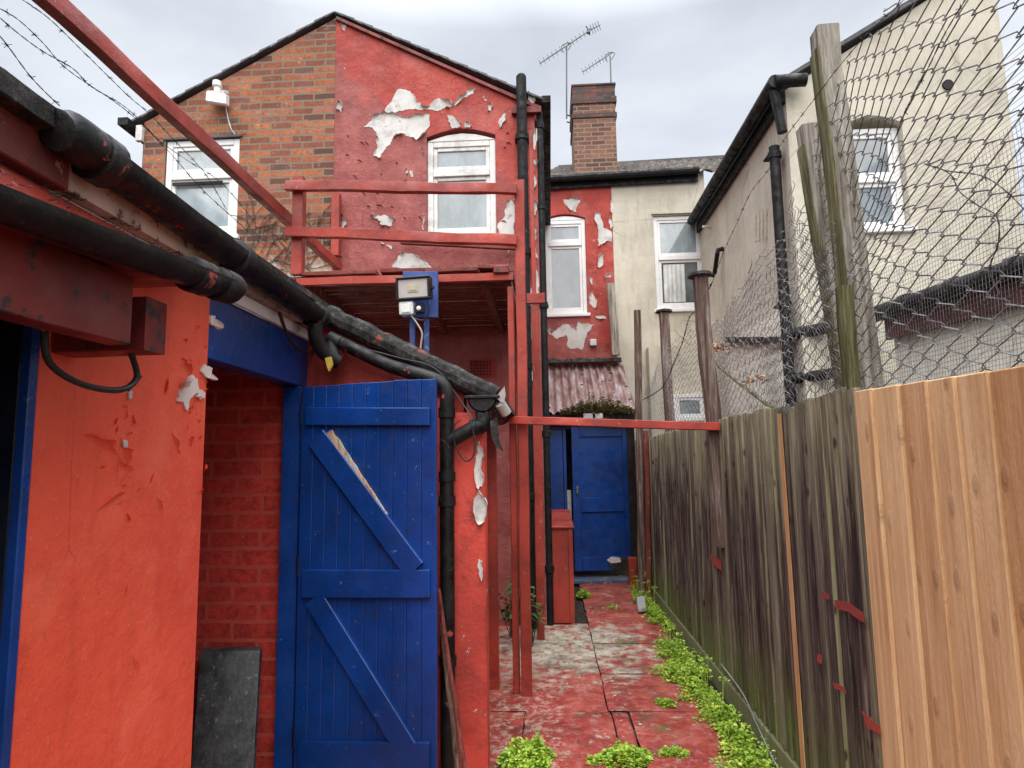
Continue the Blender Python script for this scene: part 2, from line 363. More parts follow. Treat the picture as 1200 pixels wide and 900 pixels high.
def m_paving():
    n = NB('worn red painted paving', .6, .4)
    red = n.ramp(n.noise(3, 8, .7), (.25, (.17, .030, .022)), (.5, (.36, .046, .034)), (.78, (.50, .13, .095)))
    con = n.ramp(n.noise(9, 8, .75), (.3, (.20, .18, .12)), (.5, (.46, .42, .32)), (.75, (.68, .60, .52)))
    w1 = n.near(tuple(aZ(662, 757)), .85, .5, .45)
    w2 = n.near(tuple(aZ(700, 745)), .45, .6, .3)
    w3 = n.near(tuple(aZ(735, 790)), .16, .5, .05)
    ww = n.math('MAXIMUM', n.math('MAXIMUM', w1, w2), w3)
    ww = n.math('MULTIPLY', ww, n.ramp(n.noise(13, 9, .8, n.sc(1, .6, 1)), (.36, 0), (.46, 1)))
    ch = n.ramp(n.noise(6, 10, .8, n.sc(1, 1, 1, (4, 1, 0))), (.62, 0), (.645, 1))
    pinkw = n.ramp(n.noise(16, 9, .8), (.50, 0), (.60, .8))
    left = n.math('LESS_THAN', n.xyz()[0], .05)
    pk = n.math('MULTIPLY', pinkw, n.math('ADD', n.math('MULTIPLY', left, .65), .30))
    k = n.mix(pk, red, (.58, .38, .31))
    k = n.mix(n.math('MULTIPLY', ch, .8), k, con); k = n.mix(ww, k, con)
    k = n.mix(n.ramp(n.noise(2.2, 8, .7, n.sc(1, 1, 1, (1, 7, 0))), (.56, 0), (.74, .75)), k, (.09, .055, .035))
    k = n.mix(n.ramp(n.noise(4, 8, .7, n.sc(1, 1, 1, (8, 2, 0))), (.62, 0), (.74, .75)), k, (.11, .14, .035))
    k = n.mix(n.ramp(n.noise(17, 8, .8, n.sc(1, 1, 1, (2, 5, 0))), (.74, 0), (.76, .9)), k, (.62, .56, .54))
    n.col(k); n.rough(n.ramp(n.noise(5, 6), (.35, .30), (.65, .8)))
    p = n.bump(n.noise(5, 7, .65), .6, .03); n.bump(n.noise(60, 8, .8), .8, .008, p); return n.m
MT['paving'] = m_paving()
def m_soil():
    n = NB('damp soil', .9)
    k = n.ramp(n.noise(20, 9, .8), (.3, (.018, .012, .008)), (.6, (.07, .05, .035)), (.8, (.24, .19, .16)))
    n.col(k); n.bump(n.noise(30, 9, .8), 1, .03); return n.m
MT['soil'] = m_soil()
def m_leaf(name, a, b, c):
    n = NB(name, .5, .4); r = n.island()
    k = n.ramp(r, (0, a), (.6, b), (1, c))
    k = n.mix(n.ramp(n.noise(9, 3), (.4, 0), (.7, .5)), k, a)
    n.col(k); n.b.inputs['Transmission Weight'].default_value = 0
    n.b.inputs['Subsurface Weight'].default_value = 0
    return n.m
MT['leaf'] = m_leaf('bright weed leaves', (.13, .27, .018), (.33, .50, .035), (.60, .68, .12))
MT['leaf_dark'] = m_leaf('glossy dark leaves', (.02, .06, .015), (.055, .13, .03), (.14, .22, .06))
MT['moss'] = m_leaf('dry moss', (.07, .06, .02), (.17, .16, .045), (.30, .25, .10))
MT['deadleaf'] = m_leaf('dead leaves', (.25, .11, .03), (.45, .20, .05), (.5, .32, .12))
MT['twig'] = m_postwood('dead ivy stems', (.05, .035, .025), (.12, .09, .065), (.2, .16, .12))
def m_wire(name, c):
    n = NB(name, .6, .4, .3); n.col(n.ramp(n.noise(40, 5, .7), (.35, tuple(x*.5 for x in c)), (.7, tuple(x*1.4 for x in c)))); return n.m
MT['wire'] = m_wire('rusty chain link', (.17, .165, .165))
MT['wire_far'] = m_wire('galvanised netting', (.32, .31, .31))
MT['wire_dark'] = m_wire('dark barbed wire', (.04, .036, .038))
def m_glass(name, c, streak=.2, rough=.08):
    n = NB(name, rough*.5, .9)
    k = n.ramp(n.noise(3, 5, .6, n.sc(1.6, 1.6, .8)), (.35, tuple(x*(1-streak) for x in c)), (.7, tuple(min(1, x*(1+streak)) for x in c)))
    k = n.mix(n.ramp(n.noise(30, 6, .7, n.sc(2, 2, .4)), (.56, 0), (.7, .3)), k, tuple(min(1, x*1.5) for x in c))
    n.col(k); return n.m
MT['pane'] = m_glass('frosted pane', (.20, .245, .265))
MT['pane_net'] = m_glass('pane over net curtain', (.30, .35, .37), .2)
MT['pane_dark'] = m_glass('dark pane', (.10, .12, .13), .4, .05)
MT['pane_grey'] = m_glass('grey pane', (.19, .22, .24), .18, .08)
MT['curtain'] = m_glass('pale curtain', (.55, .56, .54), .25, .8)
MT['black_plain'] = paint('black plastic', (.012, .012, .014), .35, .2, None)
MT['dark_void'] = paint('unlit interior', (.015, .012, .012), .9, .2, None)  # near-black colour stands in for the shade inside openings
MT['lamp_glass'] = paint('unlit lamp glass', (.50, .44, .42), .2, .2, None, .7, 40, .05, .05)
MT['led'] = paint('led plate', (.42, .38, .26), .3, .2, None)
MT['mark_red'] = paint('old red paint mark', (.30, .035, .028), .6, .9, (.10, .07, .055), .60, 60, .4, .3, 45)
def m_slab():
    n = NB('black slate slab', .5, .5)
    k = n.ramp(n.noise(12, 8, .75), (.35, (.012, .013, .014)), (.7, (.055, .055, .055)))
    k = n.mix(n.ramp(n.noise(40, 6, .8, n.sc(1, 1, .5)), (.64, 0), (.69, .5)), k, (.25, .25, .25)); n.col(k); n.bump(n.noise(40, 6), .3, .005); return n.m
MT['slab'] = m_slab()
MT['step_grey'] = paint('worn blue step', (.07, .09, .15), .8, 1.2, (.25, .24, .22), .6, 40, .5, .3, 12)
MT['pillar_red'] = paint('chipped coral masonry paint', (.50, .058, .040), .6, 1.1, (.62, .50, .44), .70, 50, .6, .25, 9)
MT['dirty_cream'] = paint('stained cream soffit', (.44, .37, .30), .85, 1.6, (.10, .06, .05), .62, 50, .6, .3, 12)
MT['foam'] = paint('yellow foam', (.50, .36, .06), .8, .8, (.6, .5, .3), .6)
MT['lip_grey'] = paint('grey plastic offcut', (.42, .38, .36), .6, .7, None)
def m_corr():
    n = NB('translucent brown corrugated sheet', .45, .5)
    k = n.ramp(n.noise(4, 7, .65, n.sc(3, .5, 1)), (.28, (.11, .055, .045)), (.5, (.27, .17, .155)), (.75, (.42, .38, .40)))
    n.col(k); return n.m
MT['corr'] = m_corr()
def m_tile():
    n = NB('clay and slate roof tiles', .85, .3)
    k = n.ramp(n.noise(12, 8, .7), (.3, (.06, .052, .048)), (.55, (.16, .14, .125)), (.75, (.33, .29, .25)))
    n.col(k); n.bump(n.noise(40, 6), .5, .01); return n.m
MT['tile'] = m_tile()

# ------------------------------------------------------------------ object helpers
def setp(o, label=None, cat=None, group=None, kind=None):
    if label: o['label'] = label
    if cat: o['category'] = cat
    if group: o['group'] = group
    if kind: o['kind'] = kind
    return o
def thing(name, loc, label, cat, group=None):
    o = bpy.data.objects.new(name, None); COL.objects.link(o); o.location = loc; o.empty_display_size = .1
    return setp(o, label, cat, group)
def wloc(o):
    v = Vector((0, 0, 0))
    while o is not None: v += o.location; o = o.parent
    return v
class MB:
    """collects shapes given in world coordinates; build() links them as ONE mesh"""
    def __init__(s): s.bm = bmesh.new()
    def quadbox(s, vs, bev=0):
        v = [s.bm.verts.new(p) for p in vs]
        fs = [s.bm.faces.new([v[i] for i in q]) for q in ((0,3,2,1),(4,5,6,7),(0,1,5,4),(1,2,6,5),(2,3,7,6),(3,0,4,7))]
        if bev:
            es = set(e for f in fs for e in f.edges)
            bmesh.ops.bevel(s.bm, geom=list(es), offset=bev, segments=1, affect='EDGES', profile=.5)
        return s
    def box(s, x0, x1, y0, y1, z0, z1, bev=0):
        return s.quadbox([(x0,y0,z0),(x1,y0,z0),(x1,y1,z0),(x0,y1,z0),(x0,y0,z1),(x1,y0,z1),(x1,y1,z1),(x0,y1,z1)], bev)
    def bar(s, a, b, w, h, up=(0,0,1), bev=.003, wob=0, segs=1, seed=0, taper=1):
        """timber from a to b; w across, h along 'up'"""
        a, b = Vector(a), Vector(b); d = (b-a); L = d.length; d.normalize()
        up = Vector(up); r = d.cross(up)
        if r.length < 1e-4: r = d.cross(Vector((1,0,0)))
        r.normalize(); u = r.cross(d); u.normalize()
        segs = max(1, segs); rings = []
        for k in range(segs+1):
            t = k/segs; c = a+(b-a)*t; q = 1+(taper-1)*t
            o = Vector((0,0,0))
            if wob: o = Vector(noise.noise_vector(Vector((seed*3.1+.5, t*L*2.2, seed))))*wob
            pts = [(-1,-1),(1,-1),(1,1),(-1,1)]; ch = min(w,h)*.5
            bv = min(bev, ch*.8); ring = []
            for (i,j) in pts:
                for (ii,jj) in (((i*(w/2-bv)), j*h/2), (i*w/2, j*(h/2-bv))):
                    ring.append((ii,jj))
            order = [0,1,3,2,4,5,7,6]
            # make consistent loop: sort by angle
            ring.sort(key=lambda p: math.atan2(p[1]/h, p[0]/w))
            jj = 0
            vs = []
            for (p,qq) in ring:
                jx = (rnd.random()-.5)*wob*.4
                vs.append(s.bm.verts.new(c+o+r*(p*q+jx)+u*(qq*q+jx)))
            rings.append(vs)
        n = 8
        for k in range(segs):
            for i in range(n):
                s.bm.faces.new([rings[k][i], rings[k][(i+1)%n], rings[k+1][(i+1)%n], rings[k+1][i]])
        s.bm.faces.new(rings[0][::-1]); s.bm.faces.new(rings[-1]); return s
    def tube(s, pts, r, n=8, caps=True, rfun=None, arc=None):
        pts = [Vector(p) for p in pts]; rings = []
        T = []
        for i in range(len(pts)):
            a = pts[max(0,i-1)]; b = pts[min(len(pts)-1,i+1)]; T.append((b-a).normalized())
        ref = Vector((0,0,1)) if abs(T[0].z) < .9 else Vector((1,0,0))
        u = T[0].cross(ref).normalized()
        for i, p in enumerate(pts):
            u = (u - T[i]*u.dot(T[i])).normalized(); w = T[i].cross(u)
            rr = rfun(i/(len(pts)-1)) if rfun else r
            if isinstance(r, (list, tuple)): rr = r[i]
            rings.append([s.bm.verts.new(p+(u*math.cos(2*math.pi*k/n)+w*math.sin(2*math.pi*k/n))*rr) for k in range(n)])
        for i in range(len(pts)-1):
            for k in range(n):
                s.bm.faces.new([rings[i][k], rings[i][(k+1)%n], rings[i+1][(k+1)%n], rings[i+1][k]])
        if caps and n > 2: s.bm.faces.new(rings[0][::-1]); s.bm.faces.new(rings[-1])
        return s
    def prism(s, poly, d):
        """poly = world points in a plane, extruded by vector d"""
        d = Vector(d); a = [s.bm.verts.new(Vector(p)) for p in poly]; b = [s.bm.verts.new(Vector(p)+d) for p in poly]
        n = len(poly); s.bm.faces.new(a[::-1]); s.bm.faces.new(b)
        for i in range(n): s.bm.faces.new([a[i], a[(i+1)%n], b[(i+1)%n], b[i]])
        return s
    def sheet(s, grid):
        g = [[s.bm.verts.new(p) for p in row] for row in grid]
        for i in range(len(g)-1):
            for j in range(len(g[0])-1): s.bm.faces.new([g[i][j], g[i+1][j], g[i+1][j+1], g[i][j+1]])
        return s
    def build(s, name, mat, parent=None, smooth=False, loc=None, cut=None, rec=True):
        if rec: bmesh.ops.recalc_face_normals(s.bm, faces=s.bm.faces)
        base = wloc(parent) if parent is not None else Vector(loc if loc is not None else (0,0,0))
        if parent is None and loc is None:
            vs = [v.co for v in s.bm.verts]
            base = Vector((sum(v.x for v in vs)/len(vs), sum(v.y for v in vs)/len(vs), min(v.z for v in vs)))
        for v in s.bm.verts: v.co -= base
        me = bpy.data.meshes.new(name); s.bm.to_mesh(me); s.bm.free()
        mats = mat if isinstance(mat, (list, tuple)) else [mat]
        for k in mats: me.materials.append(MT[k])
        if smooth or rec:
            for p in me.polygons: p.use_smooth = True
            if not (smooth and not rec): me.set_sharp_from_angle(angle=R(34))
        o = bpy.data.objects.new(name, me); COL.objects.link(o)
        if parent is not None: o.parent = parent
        else: o.location = base
        if cut: boolcut(o, cut, base)
        return o
def boolcut(o, cut, base):
    for v in cut.bm.verts: v.co -= base
    bmesh.ops.recalc_face_normals(cut.bm, faces=cut.bm.faces)
    me = bpy.data.meshes.new('c'); cut.bm.to_mesh(me); cut.bm.free()
    c = bpy.data.objects.new('c', me); COL.objects.link(c); c.parent = o.parent; c.location = o.location
    md = o.modifiers.new('b', 'BOOLEAN'); md.operation = 'DIFFERENCE'; md.object = c; md.solver = 'EXACT'
    bpy.context.view_layer.update()
    dg = bpy.context.evaluated_depsgraph_get()
    nm = bpy.data.meshes.new_from_object(o.evaluated_get(dg)); o.modifiers.clear()
    nm.name = o.name; o.data = nm
    bpy.data.objects.remove(c)
def smooth_path(pts, k=6):
    pts = [Vector(p) for p in pts]; out = []
    for i in range(len(pts)-1):
        p0 = pts[max(0,i-1)]; p1 = pts[i]; p2 = pts[i+1]; p3 = pts[min(len(pts)-1,i+2)]
        for j in range(k):
            t = j/k
            out.append(.5*((2*p1)+(p2-p0)*t+(2*p0-5*p1+4*p2-p3)*t*t+(3*p1-p0-3*p2+p3)*t**3))
    out.append(pts[-1]); return out
def ragged(poly, amp=.24, it=3, seed=1):
    r = random.Random(seed); pts = [Vector(p) for p in poly]
    nrm = (pts[1]-pts[0]).cross(pts[2]-pts[1])
    for k in range(it):
        o = []
        for i in range(len(pts)):
            a, b = pts[i], pts[(i+1)%len(pts)]; o.append(a); d = b-a
            side = d.cross(Vector((0,1,0))) if abs(nrm.y) > abs(nrm.x) else d.cross(Vector((1,0,0)))
            o.append((a+b)/2 + side*(r.random()-.5)*amp*(1.0 if k == 0 else 1.5))
        pts = o
    return pts
def patch(px, place, proud, parent, seed, name='peeled_patch', mat='cream_peel', curl=.5):
    """bare patch where paint has come away, with curled lips of paint round its edge"""
    pts = ragged([place(x, y) for x, y in px], it=3, seed=seed)
    p = MB(); d = Vector(proud); pts2 = [q+d*.6 for q in pts]
    p.prism(pts2, -d*.9)
    o = p.build(name, mat, parent)
    # curled lips
    c = Vector((0,0,0))
    for q in pts: c += q
    c /= len(pts); dn = d.normalized()
    lip = MB(); r = random.Random(seed+5); n = len(pts); i = 0; any_ = False
    while i < n:
        L = r.randint(3, 9)
        if r.random() < curl:
            idx = [(i+k) % n for k in range(L+1)]
            amp = [math.sin(math.pi*k/L) for k in range(L+1)]
            w = r.uniform(.012, .045)
            rows = []
            for s_ in range(5):
                t = s_/4; row = []
                for k, j in enumerate(idx):
                    out = (pts[j]-c); out -= dn*out.dot(dn)
                    if out.length > 1e-5: out.normalize()
                    a = t*2.4
                    row.append(pts2[j] + (out*math.sin(a)*w*.5 + dn*(1-math.cos(a))*w*.55)*max(.15, amp[k]) + dn*.001)
                rows.append(row)
            lip.sheet(rows); lip.build('curled_flake', 'curl', o, smooth=True, rec=False); lip = MB()
        i += L
    lip.bm.free()
    return o

def gutter(b, a, e, r, n=10, drop=0, jit=.0):
    """half-round gutter, open upwards, with thickness"""
    a, e = Vector(a), Vector(e); d = (e-a).normalized(); side = d.cross(Vector((0,0,1))).normalized(); up = Vector((0,0,1))
    rows = []
    for rr in (r, r*.9):
        for q, s_ in ((a, 0), (e, 1)):
            rows.append([q+side*math.cos(t)*rr-up*math.sin(t)*rr for t in [math.pi*i/n for i in range(n+1)]])
    o0, o1, i0, i1 = rows
    b.sheet([o0, o1]); b.sheet([i1, i0]); b.sheet([o1, i1]); b.sheet([i0, o0]) 
    b.sheet([[o0[0], i0[0]], [o1[0], i1[0]]]); b.sheet([[o0[-1], i0[-1]], [o1[-1], i1[-1]]])

# ------------------------------------------------------------------ key planes (metres)
G = 6.2            # gable of the red / brick outrigger
FAR = 9.6          # back wall of the main range
WX = -1.28         # outhouse wall facing the alley
FX = 1.07          # timber fence
SX = 2.33          # side wall of the cream outrigger
CG = 6.0           # its gable
SHY = 3.36         # shed wall facing the camera
def gp(x, y): return aY(x, y, G)
def fp(x, y): return aY(x, y, FAR)

# ------------------------------------------------------------------ ground
b = MB(); b.sheet([[(x, y, -.03) for x in (-400, -20, -5, 0, 5, 20, 400)] for y in (-400, -10, 0, 5, 10, 30, 400)])
setp(b.build('ground', 'soil', loc=(0,0,-.03)), kind='structure')
b = MB()
xs0 = aZ(618, 815).x
def slabgrid(b, x0, x1, y0, y1, tilt, seed, z=0.0):
    n = 7; g = []
    r = random.Random(seed)
    ta, tb = (r.random()-.5)*tilt, (r.random()-.5)*tilt
    rows = []
    for i in range(n+1):
        row = []
        for j in range(n+1):
            x = x0+(x1-x0)*i/n; y = y0+(y1-y0)*j/n
            e = min(i, j, n-i, n-j)
            zz = z+ta*(x-(x0+x1)/2)+tb*(y-(y0+y1)/2)+.006*noise.noise(Vector((x*5, y*5, seed)))-(.012 if e == 0 else 0)
            jx = .012*noise.noise(Vector((x*9, y*9, 3)))
            row.append((x+jx, y+jx, zz))
        rows.append(row)
    b.sheet(rows)
y = 2.2; k = 0
# poured strip on the left, laid slabs on the right
slabgrid(b, -1.3, xs0-.008, 1.0, 4.14, .004, 1); slabgrid(b, -1.3, xs0+.2, 4.15, 5.0, .006, 2); slabgrid(b, -1.3, .315, 5.003, 6.3, .006, 3)
slabgrid(b, xs0+.2, .315, 4.15, 5.0, .008, 21)
for i, (ya, yb) in enumerate([(1.0, 1.95), (1.96, 2.6), (2.61, 3.33), (3.335, 4.14)]):
    slabgrid(b, xs0, .325, ya, yb, .015, 10+i, .004)
    slabgrid(b, .335, .43, ya, yb, .012, 40+i, .0)
for i, (ya, yb) in enumerate([(1.0, 1.9), (1.91, 2.55), (2.556, 3.25), (3.256, 4.14), (4.146, 4.83), (4.834, 5.6), (5.602, 6.5), (6.502, 7.3), (7.302, 8.3)]):
    slabgrid(b, .44 if i < 4 else .32, .98, ya, yb, .02, 60+i, .008)
setp(b.build('paving', 'paving', loc=(0,0,0)), kind='structure')

# ------------------------------------------------------------------ red house (painted half gable, side wall, back range)
xm = gp(391, 200).x; xr = gp(636, 250).x; xl = gp(166, 200).x
apex = gp(393, 21); ever = gp(632, 124); evel = gp(165, 144)
red = thing('red_house', (xr, G, 0), 'red painted brick house with large patches of peeling paint on its gable', 'house')
w = MB()
w.prism([(xm, G, -.1), (xr, G, -.1), (xr, G, ever.z), (xm, G, apex.z)], (0, .3, 0))
wl, wr_, wt, wb = gp(500, 200).x, gp(581, 200).x, gp(540, 157).z, gp(540, 277).z
cut = MB()
arch = [(wl, G-.1, wb), (wr_, G-.1, wb)] + [(wl+(wr_-wl)*(1-t), G-.1, wt+.10*math.sin(math.pi*t)*.8-.02) for t in (0, .15, .3, .5, .7, .85, 1)]
cut.prism(arch, (0, .5, 0))
w.build('gable_wall', 'gable', red, cut=cut)
w = MB(); w.box(xr-.3, xr-.003, G+.003+.3, FAR, -.1, ever.z-.12); w.build('side_wall', 'darkred', red)
# arched timber window
def window(parent, x0, x1, z0, z1, Y, trans, fm='upvc_old', pm='pane', arch=0, fw=.055, name='window', sill=True, lower='fixed', paneup='pane', dy=.07, depth=.06, sash=.04, inner=True):
    """casement with a top light; faces -Y. returns frame object"""
    f = MB(); y0, y1 = Y+dy, Y+dy+depth
    f.box(x0, x0+fw, y0, y1, z0, z1, .004); f.box(x1-fw, x1, y0, y1, z0, z1, .004)
    f.box(x0+fw+.001, x1-fw-.001, y0, y1, z0, z0+fw, .004); f.box(x0+fw+.001, x1-fw-.001, y0, y1, z1-fw, z1, .004)
    f.box(x0+fw+.001, x1-fw-.001, y0-.012, y1, trans-fw*.6, trans+fw*.6, .004)
    if arch:
        pts = [(x0, y0-.005, z1+.002), (x1, y0-.005, z1+.002)]+[(x1+(x0-x1)*t, y0-.005, z1+.004+arch*math.sin(math.pi*t)) for t in (.02, .15, .3, .5, .7, .85, .98)]
        f.prism(pts, (0, depth, 0))
    fo = f.build('window_frame', fm, parent)
    s = MB()
    for za, zb in ((z0+fw, trans-fw*.6), (trans+fw*.6, z1-fw)):
        a, c = x0+fw+.001, x1-fw-.001
        s.box(a, a+sash, y0+.012, y1-.01, za+.001, zb-.001, .004); s.box(c-sash, c, y0+.012, y1-.01, za+.001, zb-.001, .004)
        s.box(a+sash+.001, c-sash-.001, y0+.012, y1-.01, za+.001, za+sash, .004); s.box(a+sash+.001, c-sash-.001, y0+.012, y1-.01, zb-sash, zb-.001, .004)
    s.build('sash', fm, fo)
    for i, (za, zb) in enumerate(((z0+fw+sash, trans-fw*.6-sash), (trans+fw*.6+sash, z1-fw-sash))):
        p = MB(); p.box(x0+fw+sash+.001, x1-fw-sash-.001, y0+.03, y0+.036, za, zb); p.build('pane', pm if i == 0 else paneup, fo)
    if sill:
        s = MB(); s.box(x0-.04, x1+.04, Y-.04, y0-.001, z0-.05, z0-.002, .006); s.build('sill', fm, fo)
    return fo
window(red, wl+.003, wr_-.003, wb+.003, wt-.06, G, gp(540, 201).z, arch=.075, fw=.06, sill=False, dy=.03)
# far window of the red back range
rx0, rx1 = fp(638, 300).x, fp(687, 300).x; rz0, rz1 = fp(660, 368).z, fp(660, 256).z
w = MB(); px1 = fp(719, 300).x; ez = fp(700, 214).z
w.prism([(xr-.3, FAR, -.1), (px1, FAR, -.1), (px1, FAR, ez), (xr-.3, FAR, ez)], (0, .25, 0))
cut = MB(); cut.prism([(rx0, FAR-.1, rz0), (rx1, FAR-.1, rz0)]+[(rx1+(rx0-rx1)*t, FAR-.1, rz1+.07*math.sin(math.pi*t)) for t in (0, .2, .35, .5, .65, .8, 1)], (0, .5, 0))
w.build('back_wall', 'gable', red, cut=cut)
window(red, rx0+.004, rx1-.004, rz0+.003, rz1-.02, FAR, fp(660, 285).z, 'upvc', 'pane_grey', arch=.06, fw=.06, dy=.03, paneup='pane_grey')
# verge, slates, eaves of the outrigger
ROOFD = FAR+1.2
def slope(parent, a, bb, name='roof', over=.035, th=.05, mat='slate', y0=None):
    s = MB(); a = Vector(a); bb = Vector(bb); y0 = G-over if y0 is None else y0
    n = 22
    for i in range(n):      # slate courses, each lapping the next
        p = a+(bb-a)*(i/n); q = a+(bb-a)*((i+1.15)/n)
        s.quadbox([(p.x, y0-.008*(i%2), p.z+.004), (q.x, y0-.008*(i%2), q.z-.0), (q.x, ROOFD, q.z-.0), (p.x, ROOFD, p.z+.004),
                   (p.x, y0-.008*(i%2), p.z+.018), (q.x, y0-.008*(i%2), q.z+.028), (q.x, ROOFD, q.z+.028), (p.x, ROOFD, p.z+.018)])
    return s.build(name, mat, parent)
slope(red, (apex.x+.002, 0, apex.z+.035), (ever.x+.06, 0, ever.z-.0+.03))
v = MB(); d = Vector((ever.x+.03-apex.x, 0, ever.z-apex.z))
v.bar((apex.x+.02, G-.018, apex.z-.02), (ever.x-.02, G-.018, ever.z-.03), .035, .035, up=(0,0,1)); v.build('verge', 'soot_red', red)
v = MB(); v.box(ever.x-.28, ever.x+.02, G-.06, G-.002, ever.z-.10, ever.z-.03, .005); v.build('verge_block', 'soot_red', red)
# peeling paint
def z2(pts, s=3, ox=300, oy=0): return [(ox+x/s, oy+y/s) for x, y in pts]
pl = [
 (z2([(455,395),(480,350),(500,315),(540,320),(560,345),(600,375),(640,345),(690,370),(740,320),(768,310),(765,330),(720,355),(680,378),(640,392),(605,385),(560,383),(510,390),(480,400)])),
 (z2([(378,445),(410,415),(440,402),(500,407),(610,402),(612,430),(590,470),(560,492),(520,470),(490,475),(470,510),(440,555),(418,550),(430,500),(430,470),(410,450)])),
 (z2([(288,360),(305,375),(300,395),(290,385)])),
 (z2([(675,405),(700,415),(720,445),(690,452),(678,430)])), (z2([(735,430),(755,440),(750,450),(735,448)])),
 (z2([(850,430),(875,395),(880,400),(860,450)])),
 (z2([(410,765),(450,755),(485,770),(475,795),(445,790),(430,770)])),
 (z2([(895,700),(908,720),(908,825),(850,825),(850,790),(875,750)])),
 (z2([(300,750),(318,785),(310,805),(297,805)])),
 (z2([(480,190),(500,150),(520,140),(560,150),(600,170),(620,195),(550,200)], 3, 300, 250)),
 (z2([(740,190),(765,190),(768,208),(742,208)], 3, 300, 250)), (z2([(860,190),(895,165),(890,210),(870,225)], 3, 300, 250)),
 (z2([(440,100),(480,115),(478,125),(450,110)], 3, 300, 250)), (z2([(590,530),(583,520),(588,545)])), (z2([(305,70),(318,90),(310,110),(303,95)])),
 (z2([(540,600),(550,602),(552,622),(543,620)])), (z2([(527,598),(535,600),(531,612)])), (z2([(818,368),(830,372),(826,392),(819,388)])),
 (z2([(583,760),(592,765),(590,810),(585,800)])), (z2([(880,870),(893,872),(888,893)])),
 (z2([(960,330),(972,335),(975,380),(963,390)], 3, 300, 0)),
]
for i, p in enumerate(pl): patch(p, gp, (0, -.006, 0), red, 20+i)
for i, p in enumerate([
 [(145,505),(190,555),(240,520),(262,520),(300,545),(310,505),(385,520),(350,560),(340,600),(325,640),(260,625),(255,570),(210,590),(180,570)],
 [(390,0),(415,0),(430,70),(465,85),(470,135),(440,130),(405,155),(405,110)], [(400,250),(425,190),(432,195),(410,255)],
 [(360,395),(375,370),(398,405),(385,445),(365,425)], [(430,295),(465,285),(462,300),(440,302)], [(365,300),(378,305),(376,335),(368,325)],
 [(240,-65),(290,-70),(320,-60),(300,-5),(275,-15),(250,-40)], [(462,-60),(478,-40),(470,0),(460,-20)], [(455,20),(470,40),(465,75),(458,50)], [(390,480),(440,485),(438,497),(400,492)]]):
    patch(z2(p, 4, 600, 250), fp, (0, -.006, 0), red, 60+i)
# raised cracks and lifted flakes in the old coat
b = MB()
for i in range(46):
    px, py = rnd.uniform(395, 600), rnd.uniform(150, 310)
    if 499 < px < 583 and py > 150: continue
    c = gp(px, py) - Vector((0, .004, 0)); a = rnd.uniform(-.9, .3); L = rnd.uniform(.02, .09)
    dd = Vector((math.cos(a), 0, math.sin(a))); nn = Vector((-math.sin(a), 0, math.cos(a)))
    rows = [[c+dd*L*(t/4-.5)+nn*.016*math.sin(math.pi*t/4)*s - Vector((0, .016*s*math.sin(math.pi*t/4), 0)) for t in range(5)] for s in (0, .5, 1)]
    b = MB(); b.sheet(rows); b.build('lifted_flake', 'gable', red, rec=False)
# vents, overflow box
b = MB()
for i in range(5):
    for j in range(7):
        c = gp(552+j*3.6, 424+i*3.6); b.box(c.x, c.x+.014, G-.012, G-.002, c.z-.012, c.z+.003)
v_ = gp(566, 432); 
fr = MB(); fr.box(v_.x-.13, v_.x+.13, G-.006, G-.001, v_.z-.09, v_.z+.09); fr.build('air_brick', 'darkred', red)
b.build('air_brick_grid', 'dark_void', red)
b = MB(); c = fp(695, 402); b.box(c.x-.05, c.x+.05, FAR-.06, FAR-.002, c.z-.05, c.z+.05, .01); b.build('vent_cowl', 'white_plastic', red)
# soil stack and rainwater pipe on the corner
def pipe(parent, pts, r, mat='black_far', collars=(), name='drainpipe', n=14):
    b = MB(); b.tube(pts, r, n)
    for t in collars:
        a = Vector(pts[0]); e = Vector(pts[-1]); c = a+(e-a)*t; d = (e-a).normalized()
        b.tube([c-d*.035, c-d*.03, c+d*.03, c+d*.035], [r*1.05, r*1.28, r*1.28, r*1.05], n)
        b.bar(c+Vector((0, 0, 0)), c+Vector((0, r*2.2, 0)), r*2.9, .02, up=(0,0,1))
    return b.build(name, mat, parent, smooth=False)
st = gp(614, 250).x
pipe(red, [(st, G-.10, 0), (st, G-.10, gp(614, 97).z)], .052, collars=(.22, .45, .66, .88), name='soil_stack')
b = MB(); b.tube([(st, G-.10, gp(614, 97).z+.002), (st, G-.10, gp(614, 97).z+.02), (st, G-.10, gp(614, 97).z+.035)], [.05, .042, .01], 14); b.build('stack_cap', 'black_far', red)
cx_ = gp(632, 250).x
pipe(red, [(cx_+.02, G+.02, 0), (cx_+.02, G+.02, gp(632, 130).z)], .036, collars=(.1, .35, .6, .8, .97), name='rainwater_pipe')
b = MB(); b.bar((xr+.06, G-.05, gp(637, 119).z), (xr+.06, FAR, gp(637, 119).z), .09, .07, up=(0,0,1)); b.build('eaves_gutter', 'black_far', red)
for i, p in enumerate([[(623,130),(629,134),(631,160),(627,176),(623,165)], [(624,185),(630,190),(629,215),(624,222)], [(622,262),(629,270),(627,290),(630,303),(623,299)],
    [(623,312),(630,318),(628,352),(631,362),(622,358)], [(624,370),(630,378),(626,402),(622,396)], [(623,425),(629,430),(627,447),(623,444)], [(625,235),(630,240),(628,252),(624,250)]]):
    patch(p, lambda x, y: aY(x, y, G-.002), (0, -.006, 0), red, 140+i, curl=.6)
